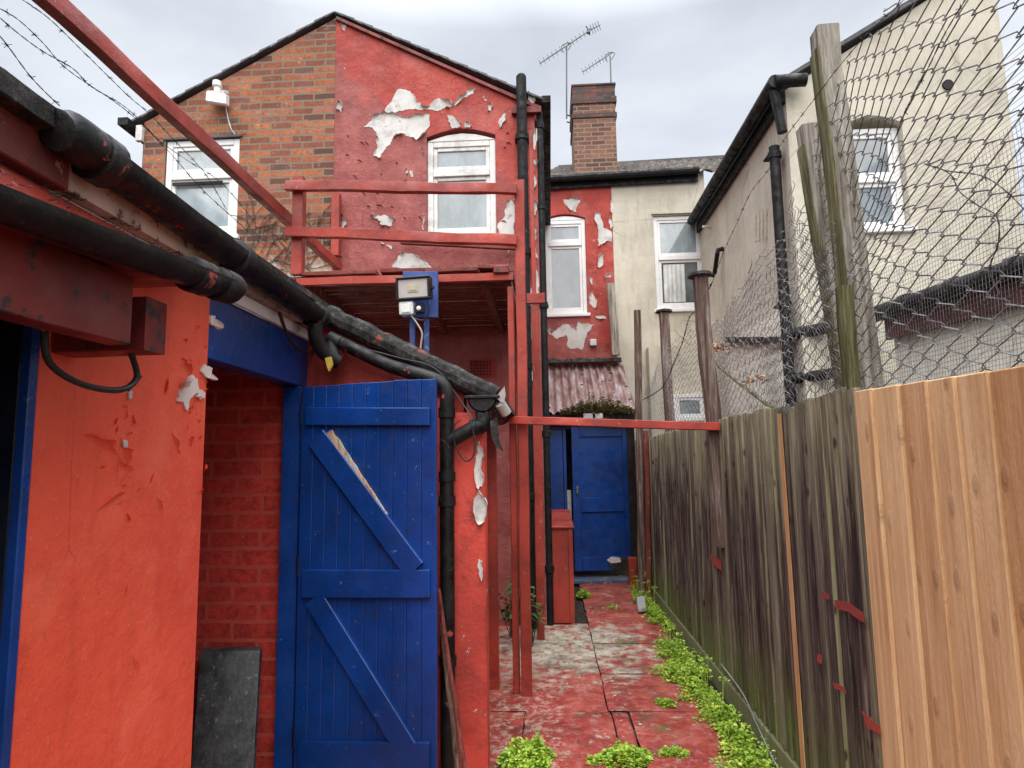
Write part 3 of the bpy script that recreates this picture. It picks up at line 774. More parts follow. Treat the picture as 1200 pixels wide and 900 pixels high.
# roof of the back range with tiles, gutter, chimney
def tiled(parent, x0, x1, ya, za, yb, zb, wave=.2, name='roof'):
    b = MB(); nx = int((x1-x0)/wave*6); ny = 34; rows = []
    for j in range(ny*2+1):
        t = (j//2)/ny if j % 2 == 0 else (j//2+.92)/ny
        lift = .0 if j % 2 == 0 else -.03
        rows.append([(x0+(x1-x0)*i/nx, ya+(yb-ya)*t, za+(zb-za)*t+.025*math.sin((x0+(x1-x0)*i/nx)*2*math.pi/wave)+lift+.03+.012*noise.noise(Vector((i*.5, j*.5, 1)))) for i in range(nx+1)])
    b.sheet(rows); return b.build(name, 'tile', parent, rec=False)
RY, RZ = 12.0, aY(760, 194, 12.0).z
g0 = fp(640, 213).z
mainroof = tiled(red, xr-.3, px1, FAR-.12, g0, RY, RZ)
b = MB(); gx0 = xr-.02
b.tube([(gx0, FAR-.14, g0-.02), (px1, FAR-.14, g0)], .055, 10); b.bar((gx0, FAR-.04, g0-.09), (px1, FAR-.04, g0-.07), .03, .12)
b.build('back_gutter', 'black_far', red)
CY0, CY1 = 10.1, 11.0
c0, c1 = aY(673, 180, CY0).x, aY(723, 180, CY0).x; cz0 = aY(700, 208, CY0).z-.1; cz1 = aY(700, 99, CY0).z
ch = MB(); ch.box(c0, c1, CY0, CY1, cz0-.3, cz1-.30)
cho = ch.build('chimney', 'brick_chim', red)
def band(x, za, zb, mat, nm):
    q = MB(); q.box(c0-x, c1+x, CY0-x, CY1+x, za, zb, .006); q.build(nm, mat, cho)
band(.004, cz1-.30, cz1-.02, 'soot_brick', 'corbel')
band(.025, cz1-.33, cz1-.22, 'soot_brick', 'corbel'); band(.022, cz1-.58, cz1-.50, 'soot_brick', 'corbel')
band(.02, cz1-.02, cz1+.015, 'soot_brick', 'flaunching'); band(.06, cz0-.02, cz0+.13, 'lead', 'flashing')

# ------------------------------------------------------------------ brick house (left half of the gable)
bh = thing('brick_house', (xl, G, 0), 'unpainted orange brick half of the shared gable, joined to the red half', 'house')
bx0, bx1 = gp(192, 220).x, gp(279, 220).x; bz1, bz0 = gp(240, 162).z, gp(240, 266).z
w = MB(); w.prism([(xl, G, -.1), (xm-.002, G, -.1), (xm-.002, G, apex.z), (xl, G, evel.z)], (0, .3, 0))
cut = MB(); cut.box(bx0, bx1, G-.2, G+.5, bz0-.1, bz1)
w.build('gable_wall', 'brick', bh, cut=cut)
w = MB(); w.box(xl, xl+.3, G+.305, FAR, -.1, evel.z-.05); w.build('side_wall', 'brick_y', bh)
slope(bh, (apex.x-.002, 0, apex.z+.035), (evel.x-.08, 0, evel.z-.01))
b = MB(); b.bar((evel.x-.10, G-.14, evel.z-.05), (evel.x-.10, FAR, evel.z-.05), .11, .08); b.build('eaves_gutter', 'black_far', bh)
b = MB(); b.box(evel.x-.02, evel.x+.05, G-.05, G-.002, evel.z-.22, evel.z-.05, .004); b.build('fascia_end', 'upvc_old', bh)
b = MB()      # soldier course over the window
n_ = 12
for i in range(n_):
    xx = bx0-.08+(bx1-bx0+.16)*i/n_
    b.box(xx, xx+(bx1-bx0+.16)/n_-.008, G-.004, G+.02, bz1+.02, bz1+.22, .003)
b.build('window_arch', 'brick', bh)
b = MB(); b.box(bx0-.03, bx1+.03, G-.02, G+.02, bz1-.005, bz1+.014); b.build('drip_flashing', 'slate', bh)
window(bh, bx0+.004, bx1-.004, bz0-.095, bz1-.012, G, gp(240, 205).z, 'upvc', 'pane_net', fw=.065, dy=.015, paneup='pane_net')
b = MB(); zt = gp(240, 207).z   # dark bar painted as the shade in the gap of the ajar lower sash
b.box(bx0+.09, bx1-.17, G-.001, G+.011, zt-.085, zt-.05); b.build('gap_shade', 'dark_void', bh)
# dead ivy over the low courses
b = MB()
for i in range(60):
    c = gp(rnd.uniform(285, 388), rnd.uniform(265, 318)); a = rnd.uniform(-.3, 2.2); L = rnd.uniform(.15, .5); p = [c-Vector((0, .012, 0))]
    for k in range(6):
        a += rnd.uniform(-.5, .5); q = p[-1]+Vector((math.cos(a), rnd.uniform(-.03, .02), math.sin(a)))*L/6; q.y = min(q.y, G-.008)
        q.x = min(q.x, xm-.02); p.append(q)
    b.tube(p, rnd.uniform(.002, .005), 4)
setp(b.build('dead_ivy', 'twig'), 'bare dead ivy stems creeping over the pale low bricks', 'plant')

# ------------------------------------------------------------------ floodlight on the brick gable
c = gp(261, 118)
wl_ = thing('wall_lamp', (c.x, G, c.z-.1), 'small white floodlight high on the orange brick gable with a wire hanging down', 'lamp')
b = MB()
b.quadbox([c+Vector(p) for p in ((-.10,-.16,-.09),(.10,-.13,-.12),(.10,-.04,-.10),(-.10,-.05,-.07),(-.10,-.15,.03),(.09,-.13,.0),(.09,-.03,.03),(-.10,-.04,.06))], .01)
for k in range(6): b.bar(c+Vector((-.08+k*.033, -.15, .012)), c+Vector((-.08+k*.033, -.05, .055)), .006, .03)
b.build('housing', 'white_plastic', wl_)
b = MB(); b.tube([c+Vector((-.03, -.06, .06)), c+Vector((-.03, -.06, .12)), c+Vector((-.03, -.02, .13))], .035, 10); b.tube([c+Vector((-.03,-.07,.12)), c+Vector((-.03,-.07,.17))], .045, 10); b.build('bracket', 'white_plastic', wl_)
b = MB(); b.tube(smooth_path([c+Vector((.05, -.03, -.08)), gp(268, 140)-Vector((0,.01,0)), gp(272, 152)-Vector((0,.02,0)), gp(276, 158)-Vector((0,.01,0))]), .005, 6); b.build('cable', 'white_plastic', wl_)

# ------------------------------------------------------------------ cream house (back range + its own outrigger)
cr0 = px1; ch_ = thing('cream_house', (SX, CG, 0), 'cream pebbledashed house with a tall gable behind the wire netting', 'house')
cx0, cx1 = fp(767, 300).x, fp(826, 300).x; cz0_, cz1_ = fp(795, 362).z, fp(795, 252).z
w = MB(); w.prism([(px1+.002, FAR, -.1), (SX+.1, FAR, -.1), (SX+.1, FAR, g0+.1), (px1+.002, FAR, g0)], (0, .25, 0))
cut = MB(); cut.box(cx0, cx1, FAR-.2, FAR+.5, cz0_, cz1_)
w.build('back_wall', 'cream', ch_, cut=cut)
fo = window(ch_, cx0+.004, cx1-.004, cz0_+.003, cz1_-.003, FAR, fp(795, 301).z, 'upvc', 'pane_dark', fw=.06, dy=.03, paneup='pane_net')
b = MB(); n = 24
xa, xb = cx0+.13, cx0+.13+(cx1-cx0-.2)*.58
b.sheet([[(xa+(xb-xa)*i/n, FAR+.055+.004*math.sin(i*1.3), z) for i in range(n+1)] for z in (cz0_+.12, fp(795, 306).z-.03)]); b.build('curtain', 'curtain', fo, rec=False)
b = MB(); b.box(cx0-.02, SX, FAR-.03, FAR-.002, cz1_+.02, cz1_+.05); b.build('string_course', 'cream', ch_)
tiled(ch_, px1, SX+1.6, FAR-.12, g0, RY, RZ+.05)
b = MB(); b.tube([(px1-.02, FAR-.14, g0), (SX, FAR-.14, g0+.03)], .055, 10); b.bar((px1, FAR-.04, g0-.07), (SX, FAR-.04, g0-.05), .03, .12); b.build('back_gutter', 'black_far', ch_)
b = MB(); b.bar((px1-.75, RY, RZ+.02), (SX+1.6, RY, RZ+.10), .12, .07); b.build('ridge', 'slate', ch_)
# outrigger
ce = aY(945, 99, CG); rightx = aY(1182, 120, CG).x
apx = aY(1103, -12, CG)
topz = ce.z + (apx.z-ce.z)/(apx.x-SX)*(rightx-SX)
w = MB(); w.prism([(SX, CG, -.1), (rightx, CG, -.1), (rightx, CG, topz), (SX, CG, ce.z-.05)], (0, .3, 0))
qx0, qx1 = aY(992, 200, CG).x, aY(1062, 200, CG).x; qz0, qz1 = aY(1025, 268, CG).z, aY(1020, 140, CG).z
cut = MB(); cut.prism([(qx0, CG-.1, qz0), (qx1, CG-.1, qz0)]+[(qx1+(qx0-qx1)*t, CG-.1, qz1-.04+.08*math.sin(math.pi*t)) for t in (0, .2, .35, .5, .65, .8, 1)], (0, .5, 0))
w.build('gable_wall', 'cream', ch_, cut=cut)
window(ch_, qx0+.004, qx1-.004, qz0+.003, qz1-.05, CG, aY(1025, 206, CG).z, 'upvc', 'pane_grey', fw=.055, dy=.08, paneup='pane_grey')
w = MB(); w.box(SX, SX+.3, CG+.303, FAR-.002, -.1, ce.z-.05); w.build('side_wall', 'cream', ch_)
s = MB(); s.quadbox([(SX-.12, CG-.06, ce.z-.04), (rightx, CG-.06, topz+.02), (rightx, FAR+2, topz+.02), (SX-.12, FAR+2, ce.z-.04), (SX-.12, CG-.06, ce.z+.0), (rightx, CG-.06, topz+.07), (rightx, FAR+2, topz+.07), (SX-.12, FAR+2, ce.z+.0)]); s.build('roof', 'slate', ch_)
b = MB(); b.tube([(SX-.13, CG-.12, ce.z-.02), (SX-.13, FAR-.05, ce.z+.0)], .065, 12); b.tube([(SX-.13, CG-.11, ce.z-.02), (SX+.15, CG-.13, ce.z-.03)], .06, 12); b.box(SX-.05, SX-.002, CG, FAR, ce.z-.17, ce.z-.03)
b.build('eaves_gutter', 'black_far', ch_)
p0 = aX(905, 142, SX-.09); p1 = aX(945, 470, SX-.09)
pipe(ch_, [(SX-.09, p0.y, ce.z-.55), (SX-.09, p0.y, 0)], .05, collars=(.02, .35, .62), name='drainpipe')
b = MB(); b.tube(smooth_path([(SX-.13, CG-.05, ce.z-.05), (SX-.1, CG-.05, ce.z-.25), (SX-.07, CG-.05, ce.z-.5)]), .045, 10); b.build('swan_neck', 'black_far', ch_)
b = MB(); q = aX(936, 385, SX-.09); b.tube([(SX-.09, p0.y, q.z), (SX+.35, CG-.25, q.z+.02)], .055, 12); b.build('branch_pipe', 'black_far', ch_); b = MB(); b.tube([(SX-.09, p0.y, q.z-.42), (SX+.3, CG-.2, q.z-.40)], .05, 12); b.build('branch_pipe', 'black_far', ch_)
b = MB(); e0, e1 = aX(846, 293, SX-.02), aX(843, 322, SX-.02); b.tube([e0+Vector((.02, .0, .02)), e0+Vector((-.05, 0, .0)), e0+Vector((-.06, 0, -.04)), e1+Vector((-.06, 0, .03)), e1+Vector((-.10, -.02, -.02))], .03, 8); b.build('overflow_pipe', 'black_far', ch_)
b = MB()
for i in range(4):
    for j in range(5):
        q = aX(886+i*4.2, 252+j*7-i*1.5, SX); b.box(SX-.01, SX-.002, q.y-.015, q.y+.015, q.z-.03, q.z+.03)
b.build('air_brick', 'cream', ch_)
b = MB(); q = aX(833, 266, SX); b.tube([q, q+Vector((-.12, -.03, 0))], .02, 8); b.build('vent_stub', 'white_plastic', ch_)
b = MB(); q = aY(1110, 100, CG); b.tube([q+Vector((0,-.02,0)), q+Vector((0,.01,0))], .05, 12); b.build('flue_hole', 'dark_void', ch_)
# low coping along the side wall
b = MB(); a_ = aX(853, 398, SX-.04); e_ = aX(930, 410, SX-.04); b.bar(Vector((SX-.04, a_.y, a_.z)), Vector((SX-.04, e_.y+.05, e_.z+.1)), .08, .07); b.build('coping', 'black_far', ch_)
b = MB(); b.box(SX-.03, SX-.001, CG+.5, a_.y+.1, 0, a_.z-.05); b.build('low_plinth', 'cream_low', ch_)
# single storey extension in the cream yard
ext = thing('extension', (2.9, 4.6, 0), 'low white extension with maroon fascia and black gutter behind the netting', 'outbuilding')
A = Vector((2.62, 5.2, 0)); B = Vector((2.95, 3.55, 0)); dv = (B-A).normalized(); nv = Vector((-dv.y, dv.x, 0))
if nv.x < 0: nv = -nv
ZG = 2.62
b = MB(); b.prism([A+nv*.12, B+nv*.12+dv*1.5, B+nv*1.8+dv*1.5, A+nv*1.8], (0, 0, ZG-.1)); b.build('wall', 'cream_low', ext)
b = MB(); b.bar(A+nv*.07+Vector((0,0,ZG-.13)), B+dv*1.5+nv*.07+Vector((0,0,ZG-.13)), .05, .17); b.build('fascia', 'maroon', ext)
b = MB(); b.tube([A-dv*.2+Vector((0,0,ZG)), B+dv*1.5+Vector((0,0,ZG))], .065, 12)
for t in (.3, .75, 1.2, 1.7): b.tube([A+dv*(t-.03)+Vector((0,0,ZG)), A+dv*(t+.03)+Vector((0,0,ZG))], .078, 12)
b.build('gutter', 'black_far', ext)
b = MB(); b.prism([A+nv*.02+Vector((0,0,ZG+.03)), B+dv*1.5+nv*.02+Vector((0,0,ZG+.03)), B+dv*1.5+nv*1.9+Vector((0,0,ZG+.4)), A+nv*1.9+Vector((0,0,ZG+.4))], (0,0,.03)); b.build('roof', 'slate', ext)
b = MB(); b.box(1.25, 3.2, 9.2, 9.3, 0, .1); b.bm.free()
# white window low behind the fence
lw = MB(); q0, q1 = aY(788, 480, 9.3), aY(826, 462, 9.3)
bp = thing('back_porch', (q0.x, 9.3, 0), 'low cream rear porch with a white window seen through the netting', 'outbuilding')
b = MB(); b.box(q0.x-.3, SX-.05, 9.3, FAR-.003, 0, aY(800, 405, 9.3).z); b.build('wall', 'cream', bp)
window(bp, q0.x, q1.x, 1.0, q1.z, 9.22, q1.z-.35, 'upvc', 'pane_grey', fw=.05, dy=.0, sill=False)

# ------------------------------------------------------------------ aerials
def aerial(mast_px, b0, b1, Y, label, refl=True, n=13):
    base = aY(*mast_px[0], Y); top = aY(*mast_px[1], Y)
    t = thing('tv_aerial', base, label, 'aerial', 'aerials by the chimney')
    b = MB(); b.tube([base, top], .014, 6); b.build('mast', 'metal', t)
    a, e = aY(*b0, Y-.25), aY(*b1, Y+.25); d = (e-a)
    b = MB(); b.tube([a, e], .012, 6); b.build('boom', 'metal', t)
    dn = d.normalized(); side = Vector((.35, .5, -.6)); side = (side-dn*side.dot(dn)).normalized()
    b = MB()
    for i in range(n):
        c = a+d*(i/(n-1))*.9; b.tube([c-side*.055, c+side*.055], .004, 5)
    b.build('element', 'metal', t)
    if refl:
        b = MB(); up = dn.cross(side)
        for s in (-1, 1):
            for k in range(4):
                c = e-d*.06+up*s*(.04+.035*k)+dn*.03*k; b.tube([c-side*.08, c+side*.08], .005, 5)
            b.tube([e-d*.06, e-d*.06+up*s*.17+dn*.1], .008, 5)
        b.build('reflector', 'metal', t)
        b = MB(); c = e-d*.09; b.box(c.x-.03, c.x+.03, c.y-.03, c.y+.03, c.z-.04, c.z+.04, .005); b.build('dipole_box', 'metal', t)
    b = MB(); b.tube(smooth_path([top+Vector((-.05,0,-.1)), top+Vector((-.09, 0, 0)), top+Vector((0, 0, .07)), top+Vector((.08, 0, .05)), top+Vector((.02, 0, -.06))], 4), .008, 5); b.build('clamp', 'metal', t)
aerial([(664, 139), (664, 55)], (633, 74), (695, 33), 10.35, 'larger tv aerial on the tall mast left of the chimney')
aerial([(716, 97), (715, 66)], (683, 84), (717, 62), 10.5, 'smaller tv aerial standing on top of the chimney', False, 9)
b = MB(); q = aY(664, 135, 10.35); b.bar(q, (c0+.02, 10.4, q.z), .02, .02); b.bar(q+Vector((0,0,-.12)), (c0+.02, 10.4, q.z-.12), .02, .02); b.build('mast_bracket', 'metal', red)

# ------------------------------------------------------------------ lean-to porch with corrugated roof and blue door
LY = 8.4
def lp(x, y): return aY(x, y, LY)
le = thing('lean_to', ((lp(700, 670).x), LY, 0), 'lean-to porch at the end of the alley with corrugated roof and blue walls', 'porch')
lx0, lx1 = xr+.002, lp(747, 600).x
zr0 = lp(700, 484).z; zr1 = fp(690, 428).z
b = MB(); nx = 84; rows = []
for j in range(7):
    t = j/6; rows.append([(lx0+(lx1+.02-lx0)*i/nx+t*.0, LY-.14+(FAR-.01-LY+.14)*t, zr0+(zr1-zr0)*t+.022*math.sin(i/nx*(lx1-lx0)/.1*2*math.pi)) for i in range(nx+1)])
b.sheet(rows); b.build('corrugated_roof', 'corr', le, rec=False, smooth=True)
b = MB()
for i in range(26):
    t = rnd.uniform(0, 1)**.6; x = rnd.uniform(lx0, lx1); c = Vector((x, LY-.14+(FAR-LY)*t, zr0+(zr1-zr0)*t+.03)); s = rnd.uniform(.008, .022)
    b.quadbox([c+Vector(p)*s for p in ((-1,-1,-.6),(1,-1,-.6),(1,1,-.3),(-1,1,-.3),(-1,-1,.2),(1,-1,.2),(1,1,.5),(-1,1,.5))])
setp(b.build('roof_debris', 'felt', le), kind='stuff')
b = MB(); rg = []
for i in range(30):
    x = lx0+(lx1-lx0)*i/29; rg.append(x)
b.sheet([[(x, FAR-.02, zr1+.10+.03*noise.noise(Vector((x*7, 0, 0)))) for x in rg], [(x, FAR-.06, zr1+.03) for x in rg], [(x, FAR-.2, zr1-.03-.0*x+.05) for x in rg]]); b.build('flashing', 'felt', le, rec=False)
b = MB(); b.box(lx0, lx1+.0, LY-.12, LY-.03, zr0-.16, zr0-.02, .006); b.build('gutter', 'black_far', le)
b = MB(); b.box(lx0, lx1, LY, LY+.04, zr0-.20, zr0-.165); b.box(lx0, lp(660, 550).x, LY+.0, LY+.05, 0, zr0-.205, .003); b.build('side_panel', 'blue', le)
b = MB(); b.box(lp(660.5, 550).x, lp(664, 550).x, LY-.01, LY+.05, .03, zr0-.206, .003); b.build('door_post', 'blue', le)
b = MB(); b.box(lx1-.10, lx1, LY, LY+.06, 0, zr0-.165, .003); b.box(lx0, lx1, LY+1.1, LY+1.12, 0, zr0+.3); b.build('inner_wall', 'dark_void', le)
b = MB(); b.box(lp(661, 590).x+.012, lp(668, 590).x+.02, LY+.12, LY+.16, 0, lp(664, 575).z, .004); b.build('white_post', 'upvc_old', le)
# the door: ajar, dropped on its hinges
dl, dr = lp(669, 580).x, lp(743, 580).x-.03
dz0, dz1 = .13, lp(700, 500).z
d_ = MB(); hx = dr; ang = R(14)
def DP(u, v, z): return Vector((hx-u*math.cos(ang), LY+.03-u*math.sin(ang)*.6+v, z))
wD = dr-dl
def dbox(b, u0, u1, v0, v1, z0, z1, bev=.003):
    b.quadbox([DP(u1, v0, z0), DP(u0, v0, z0), DP(u0, v1, z0), DP(u1, v1, z0), DP(u1, v0, z1), DP(u0, v0, z1), DP(u0, v1, z1), DP(u1, v1, z1)], bev)
dbox(d_, 0, wD, .012, .03, dz0, dz1)
for u0, u1, za, zb in ((0, .10, dz0, dz1), (wD-.10, wD, dz0, dz1), (.101, wD-.101, dz1-.13, dz1), (.101, wD-.101, dz0+.72, dz0+.9), (.101, wD-.101, dz0, dz0+.17)):
    dbox(d_, u0, u1, -.014, .0115, za+.001, zb-.001)
do = d_.build('door', 'blue', le)
b = MB(); dbox(b, wD-.07, wD-.045, -.05, -.015, dz0+.95, dz0+1.05, .006); b.build('handle', 'metal', do)
pts = [DP(wD*.02+wD*q, -.017, dz0+h) for q, h in ((.38, .12), (.28, .16), (.12, .15), (.05, .06), (.08, -.0), (.3, .0), (.4, .05))]
b = MB(); b.prism(pts, (0, -.003, 0)); b.build('rotten_hole', 'soil', do)
pts = [DP(wD*.02+wD*q, -.021, dz0+h) for q, h in ((.44, .13), (.36, .17), (.22, .155), (.20, .1), (.3, .09), (.38, .09))]
b = MB(); b.prism(pts, (0, -.004, 0)); b.build('broken_edge', 'cream_peel', do)
b = MB(); b.box(dl-.12, lx1, LY-.24, LY+.1, 0, .05, .01); b.build('threshold', 'step_grey', le)
b = MB(); b.box(lp(666, 478).x+.02, lp(676, 478).x+.05, LY-.2, LY-.13, zr0-.03, zr0+.05, .01); b.bm.free()
def clump_cloud(b, c, rx, ry, rz, n, s, seed, dome=True, updir=.5):
    r = random.Random(seed)
    for i in range(n):
        a = r.uniform(0, 2*math.pi); q = math.sqrt(r.random())
        x, y = math.cos(a)*q, math.sin(a)*q
        hmax = math.sqrt(max(0, 1-q*q))
        f = .62+.95*noise.noise(Vector((c[0]*9+x*2.6, c[1]*9+y*2.6, seed)))
        if f < .2 and r.random() < .7: continue
        q2 = 1+.55*noise.noise(Vector((math.cos(a)*1.7, math.sin(a)*1.7, seed+.3))); x *= q2; y *= q2
        z = hmax*f*(r.random()**.45)
        p = Vector((c[0]+x*rx, c[1]+y*ry, c[2]+z*rz))
        t = Vector((x+r.uniform(-.8, .8), y+r.uniform(-.8, .8), r.uniform(-.2, 1)*updir)).normalized()
        nrm = Vector((r.uniform(-.6, .6), r.uniform(-.6, .6), 1)); sd = t.cross(nrm).normalized(); up = sd.cross(t)
        k = s*r.uniform(.55, 1.35)
        v = [b.bm.verts.new(p+t*k*e+sd*k*w_+up*k*h) for e, w_, h in ((0, 0, 0), (.45, -.42, .12), (.85, -.30, .08), (1.05, 0, -.06), (.85, .30, .08), (.45, .42, .12))]
        b.bm.faces.new([v[0], v[1], v[2], v[3]]); b.bm.faces.new([v[0], v[3], v[4], v[5]])
b = MB()
for i in range(9):
    x = lp(668+i*8, 480).x; clump_cloud(b, (x, LY-.12+rnd.uniform(-.03, .08), zr0-.03), .12, .12, .14+.14*math.sin(i/8*3.1), 650, .024, i)
for i in range(4): clump_cloud(b, (lp(680+i*14, 500).x, LY-.16, zr0-.12), .05, .03, .10, 60, .02, 90+i)
setp(b.build('moss_clump', 'moss', rec=False), 'dry moss and dead weeds growing along the edge of the corrugated roof', 'moss')
for i, (x, nm) in enumerate(((688, 0), (701, 1))):
    b = MB(); c = lp(x, 489); b.box(c.x-.06+.01*i, c.x+.06-.015*i, LY-.21, LY-.14, c.z-.035, c.z+.035, .01)
    setp(b.build('light_block', 'white_plastic' if i == 0 else 'upvc_old', loc=(c.x, LY-.17, c.z-.035)), ['white plastic block under the mossy roof edge over the blue door', 'yellowed block beside the white one under the mossy roof edge'][i], 'block')

# ------------------------------------------------------------------ outhouse on the left
oh = thing('outhouse', (WX, 2.0, 0), 'orange red rendered outhouse with blue lintel and black gutter on the left', 'outbuilding')
yj = aX(28, 650, WX).y; yc = aX(236, 620, WX).y; yh = 3.27
zt = 2.2
w = MB(); w.box(WX-.12, WX, yj, yc, -.02, zt, .006)
w.build('wall', 'orange', oh)
w = MB(); w.box(WX-.12, WX, -1.0, yj-.83, -.02, zt); w.build('near_wall', 'orange', oh)
b = MB(); za = aX(248, 420, WX).z
b.box(WX-.10, WX-.004, yc+.002, SHY-.0, 1.905, 2.16, .004); b.build('lintel_board', 'blue', oh)
# near doorway: jamb and dark door
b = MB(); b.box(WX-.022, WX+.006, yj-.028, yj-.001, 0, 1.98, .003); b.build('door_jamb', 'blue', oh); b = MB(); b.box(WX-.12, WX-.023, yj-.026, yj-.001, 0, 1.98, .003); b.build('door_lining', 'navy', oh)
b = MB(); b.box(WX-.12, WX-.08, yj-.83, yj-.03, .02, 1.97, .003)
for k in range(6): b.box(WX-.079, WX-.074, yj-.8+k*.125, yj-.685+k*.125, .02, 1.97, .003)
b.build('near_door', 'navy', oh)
# inside of the far store: brick return, back wall, ceiling, jamb
b = MB(); b.box(-2.3, WX-.085, SHY-.06, SHY+.03, -.02, 2.15); b.build('brick_return', 'brick_red', oh)
b = MB(); b.box(-2.4, -2.3, 0, SHY, -.02, 2.2); b.box(-2.3, WX-.125, .4, SHY-.065, 2.17, 2.2); b.box(-2.3, WX-.13, yc-.12, yc-.02, 0, 2.16); b.build('inner_shell', 'darkred', oh)
b = MB(); b.box(WX-.085, WX+.006, SHY-.115, SHY-.01, 0, 1.902, .003); b.build('door_post', 'blue', oh)
# roof, fascia, gutter
b = MB(); b.quadbox([(WX-.02, .2, 2.21), (WX+.06, .2, 2.21), (WX+.06, SHY+.1, 2.21), (WX-.02, SHY+.1, 2.21), (WX-.02, .2, 2.30), (WX+.06, .2, 2.30), (WX+.06, SHY+.1, 2.30), (WX-.02, SHY+.1, 2.30)][:8]); b.build('soffit_board', 'dirty_cream', oh)
b = MB(); b.box(WX+.0, WX+.022, 1.35, SHY+.05, 2.155, 2.208, .003); b.build('white_batten', 'upvc_old', oh)
b = MB(); b.prism([(WX-1.2, .2, 2.75), (WX+.10, .2, 2.33), (WX+.10, .2, 2.36), (WX-1.2, .2, 2.79)], (0, SHY-.1, 0)); b.build('roof', 'felt', oh)
ge = aX(388, 357, WX+.11); gs = aX(108, 152, WX+.11)
b = MB(); gutter(b, (WX+.11, gs.y, 2.325), (WX+.11, 3.18, 2.26), .062, 14)
for t in (.02, .48, .985):
    c = Vector((WX+.11, gs.y+(3.18-gs.y)*t, 2.31-.065*t)); b.tube([c+Vector((0,-.035,0)), c+Vector((0,-.03,0)), c+Vector((0,.03,0)), c+Vector((0,.035,0))], [.058, .068, .068, .058], 16)
b.build('gutter', 'black', oh, smooth=False)
b = MB(); b.tube(smooth_path([(WX+.12, gs.y-.14, 2.30), (WX+.12, gs.y-.10, 2.31), (WX+.115, gs.y-.02, 2.315), (WX+.11, gs.y+.04, 2.31)], 3), [.01]+[.05]*2+[.058]*7, 14) ; b.build('gutter_end', 'black', oh)
b = MB()
for k in range(5):
    ya = .2+k*.26; b.bar((WX+.10, ya, 2.335+rnd.uniform(-.01, .01)), (WX+.10, ya+.27, 2.33), .05, .055, wob=.006, segs=3, seed=k)
b.build('felt_edge', 'felt', oh)
b = MB(); b.box(WX+.03, WX+.075, .2, gs.y-.02, 2.20, 2.345, .004); b.build('upper_board', 'wood_dark_red', oh)
# outlet and diagonal pipe along the shed front
o1 = Vector((WX+.12, 3.13, 2.20))
b = MB(); dz = aY(520, 447, 3.24)
b.tube(smooth_path([o1, o1+Vector((0, .01, -.07)), o1+Vector((.03, .06, -.14)), o1+Vector((.09, .10, -.18))], 4), .037, 12)
pd = [aY(392, 400, 3.26), aY(455, 428, 3.25), aY(505, 443, 3.24)]
b.tube(smooth_path([o1+Vector((.07, .09, -.17))]+pd+[dz+Vector((.01, 0, -.04)), Vector((aY(524, 600, 3.24).x, 3.24, dz.z-.14))], 5), .036, 12)
vx = aY(524, 600, 3.24).x
b.tube([(vx, 3.24, dz.z-.13), (vx, 3.24, .02)], .036, 14)
for z in (dz.z-.16, 1.43, 1.31, .55): b.tube([(vx, 3.24, z-.025), (vx, 3.24, z+.025)], .043, 14)
b.tube([aY(536, 512, 3.24)-Vector((.04, 0, .02)), aY(556, 501, 3.24)], .037, 12)
for t in (.5,): b.tube([pd[0]-Vector((.03, 0, -.015)), pd[0]+Vector((.03, 0, -.015))], .043, 12)
b.build('downpipe', 'black', oh)
b = MB(); c = o1+Vector((.06, .05, -.21)); pts = [c+Vector(p) for p in ((-.02,0,.04),(.012,-.01,.045),(.018,0,.01),(.004,-.01,-.028),(-.01,0,.0))]; b.prism(pts, (0, -.02, 0)); b.build('foam_drip', 'foam', oh)
# cable draped along the fascia
b = MB(); pp = [aX(95, 222, WX+.05), aX(118, 218, WX+.05), aX(150, 243, WX+.05), aX(205, 285, WX+.045), aX(270, 325, WX+.03), aX(320, 347, WX+.03), aX(328, 368, WX+.03), aX(340, 398, WX+.03), aX(358, 413, WX+.03), aX(378, 407, WX+.03)]
b.tube(smooth_path(pp, 6), .0075, 8)
b.build('cable', 'black_cable', oh)
b = MB(); b.tube(smooth_path([aX(378, 407, WX+.03), aY(420, 408, 3.26), aY(470, 420, 3.25), aY(510, 432, 3.24), aY(540, 470, 3.25), aY(552, 492, 3.2), aY(556, 530, 3.2), aY(545, 540, 3.2), aY(533, 520, 3.2), aY(532, 500, 3.2), aY(540, 492, 3.2)], 6), .004, 6); b.build('loose_cable', 'black_cable', oh)
# peeled bits on the orange wall
def wp(x, y): return aX(x, y, WX)
def z5(pts): return [(x/3, 250+y/3) for x, y in pts]
for i, p in enumerate([z5([(618,660),(640,595),(670,568),(690,585),(695,620),(665,650),(652,695),(640,665)]), z5([(702,555),(715,530),(742,545),(735,578),(718,575)]), z5([(685,645),(700,620),(716,630),(714,648),(698,655)]), z5([(735,362),(752,360),(745,395),(735,385)])]):
    patch(p, wp, (.012, 0, 0), oh, 80+i, curl=.15, name='hanging_flake', mat='curl')
b = MB()
def flap(b, cx, cy, L, wdt, ang, lift, place=wp, out=Vector((1,0,0))):
    b = MB(); fq = [0]+[max(.08, (1-abs(2*(k/8)-1)**1.4)*rnd.uniform(.45, 1.25)) for k in range(1, 8)]+[0]
    lift *= .7; wdt *= .8
    c = place(cx, cy)+out*.001; e1 = (place(cx+math.cos(ang)*10, cy-math.sin(ang)*10)-place(cx, cy)).normalized(); e2 = out.cross(e1)
    rows = []
    for s_ in range(5):
        t = s_/4; rows.append([c+e1*L*(k/8-.5)+e2*(math.sin(t*1.3)*wdt)*fq[k]+out*(1-math.cos(t*1.5))*lift*fq[k] for k in range(9)])
    b.sheet(rows); b.build('lifted_flake', 'orange', oh, rec=False)
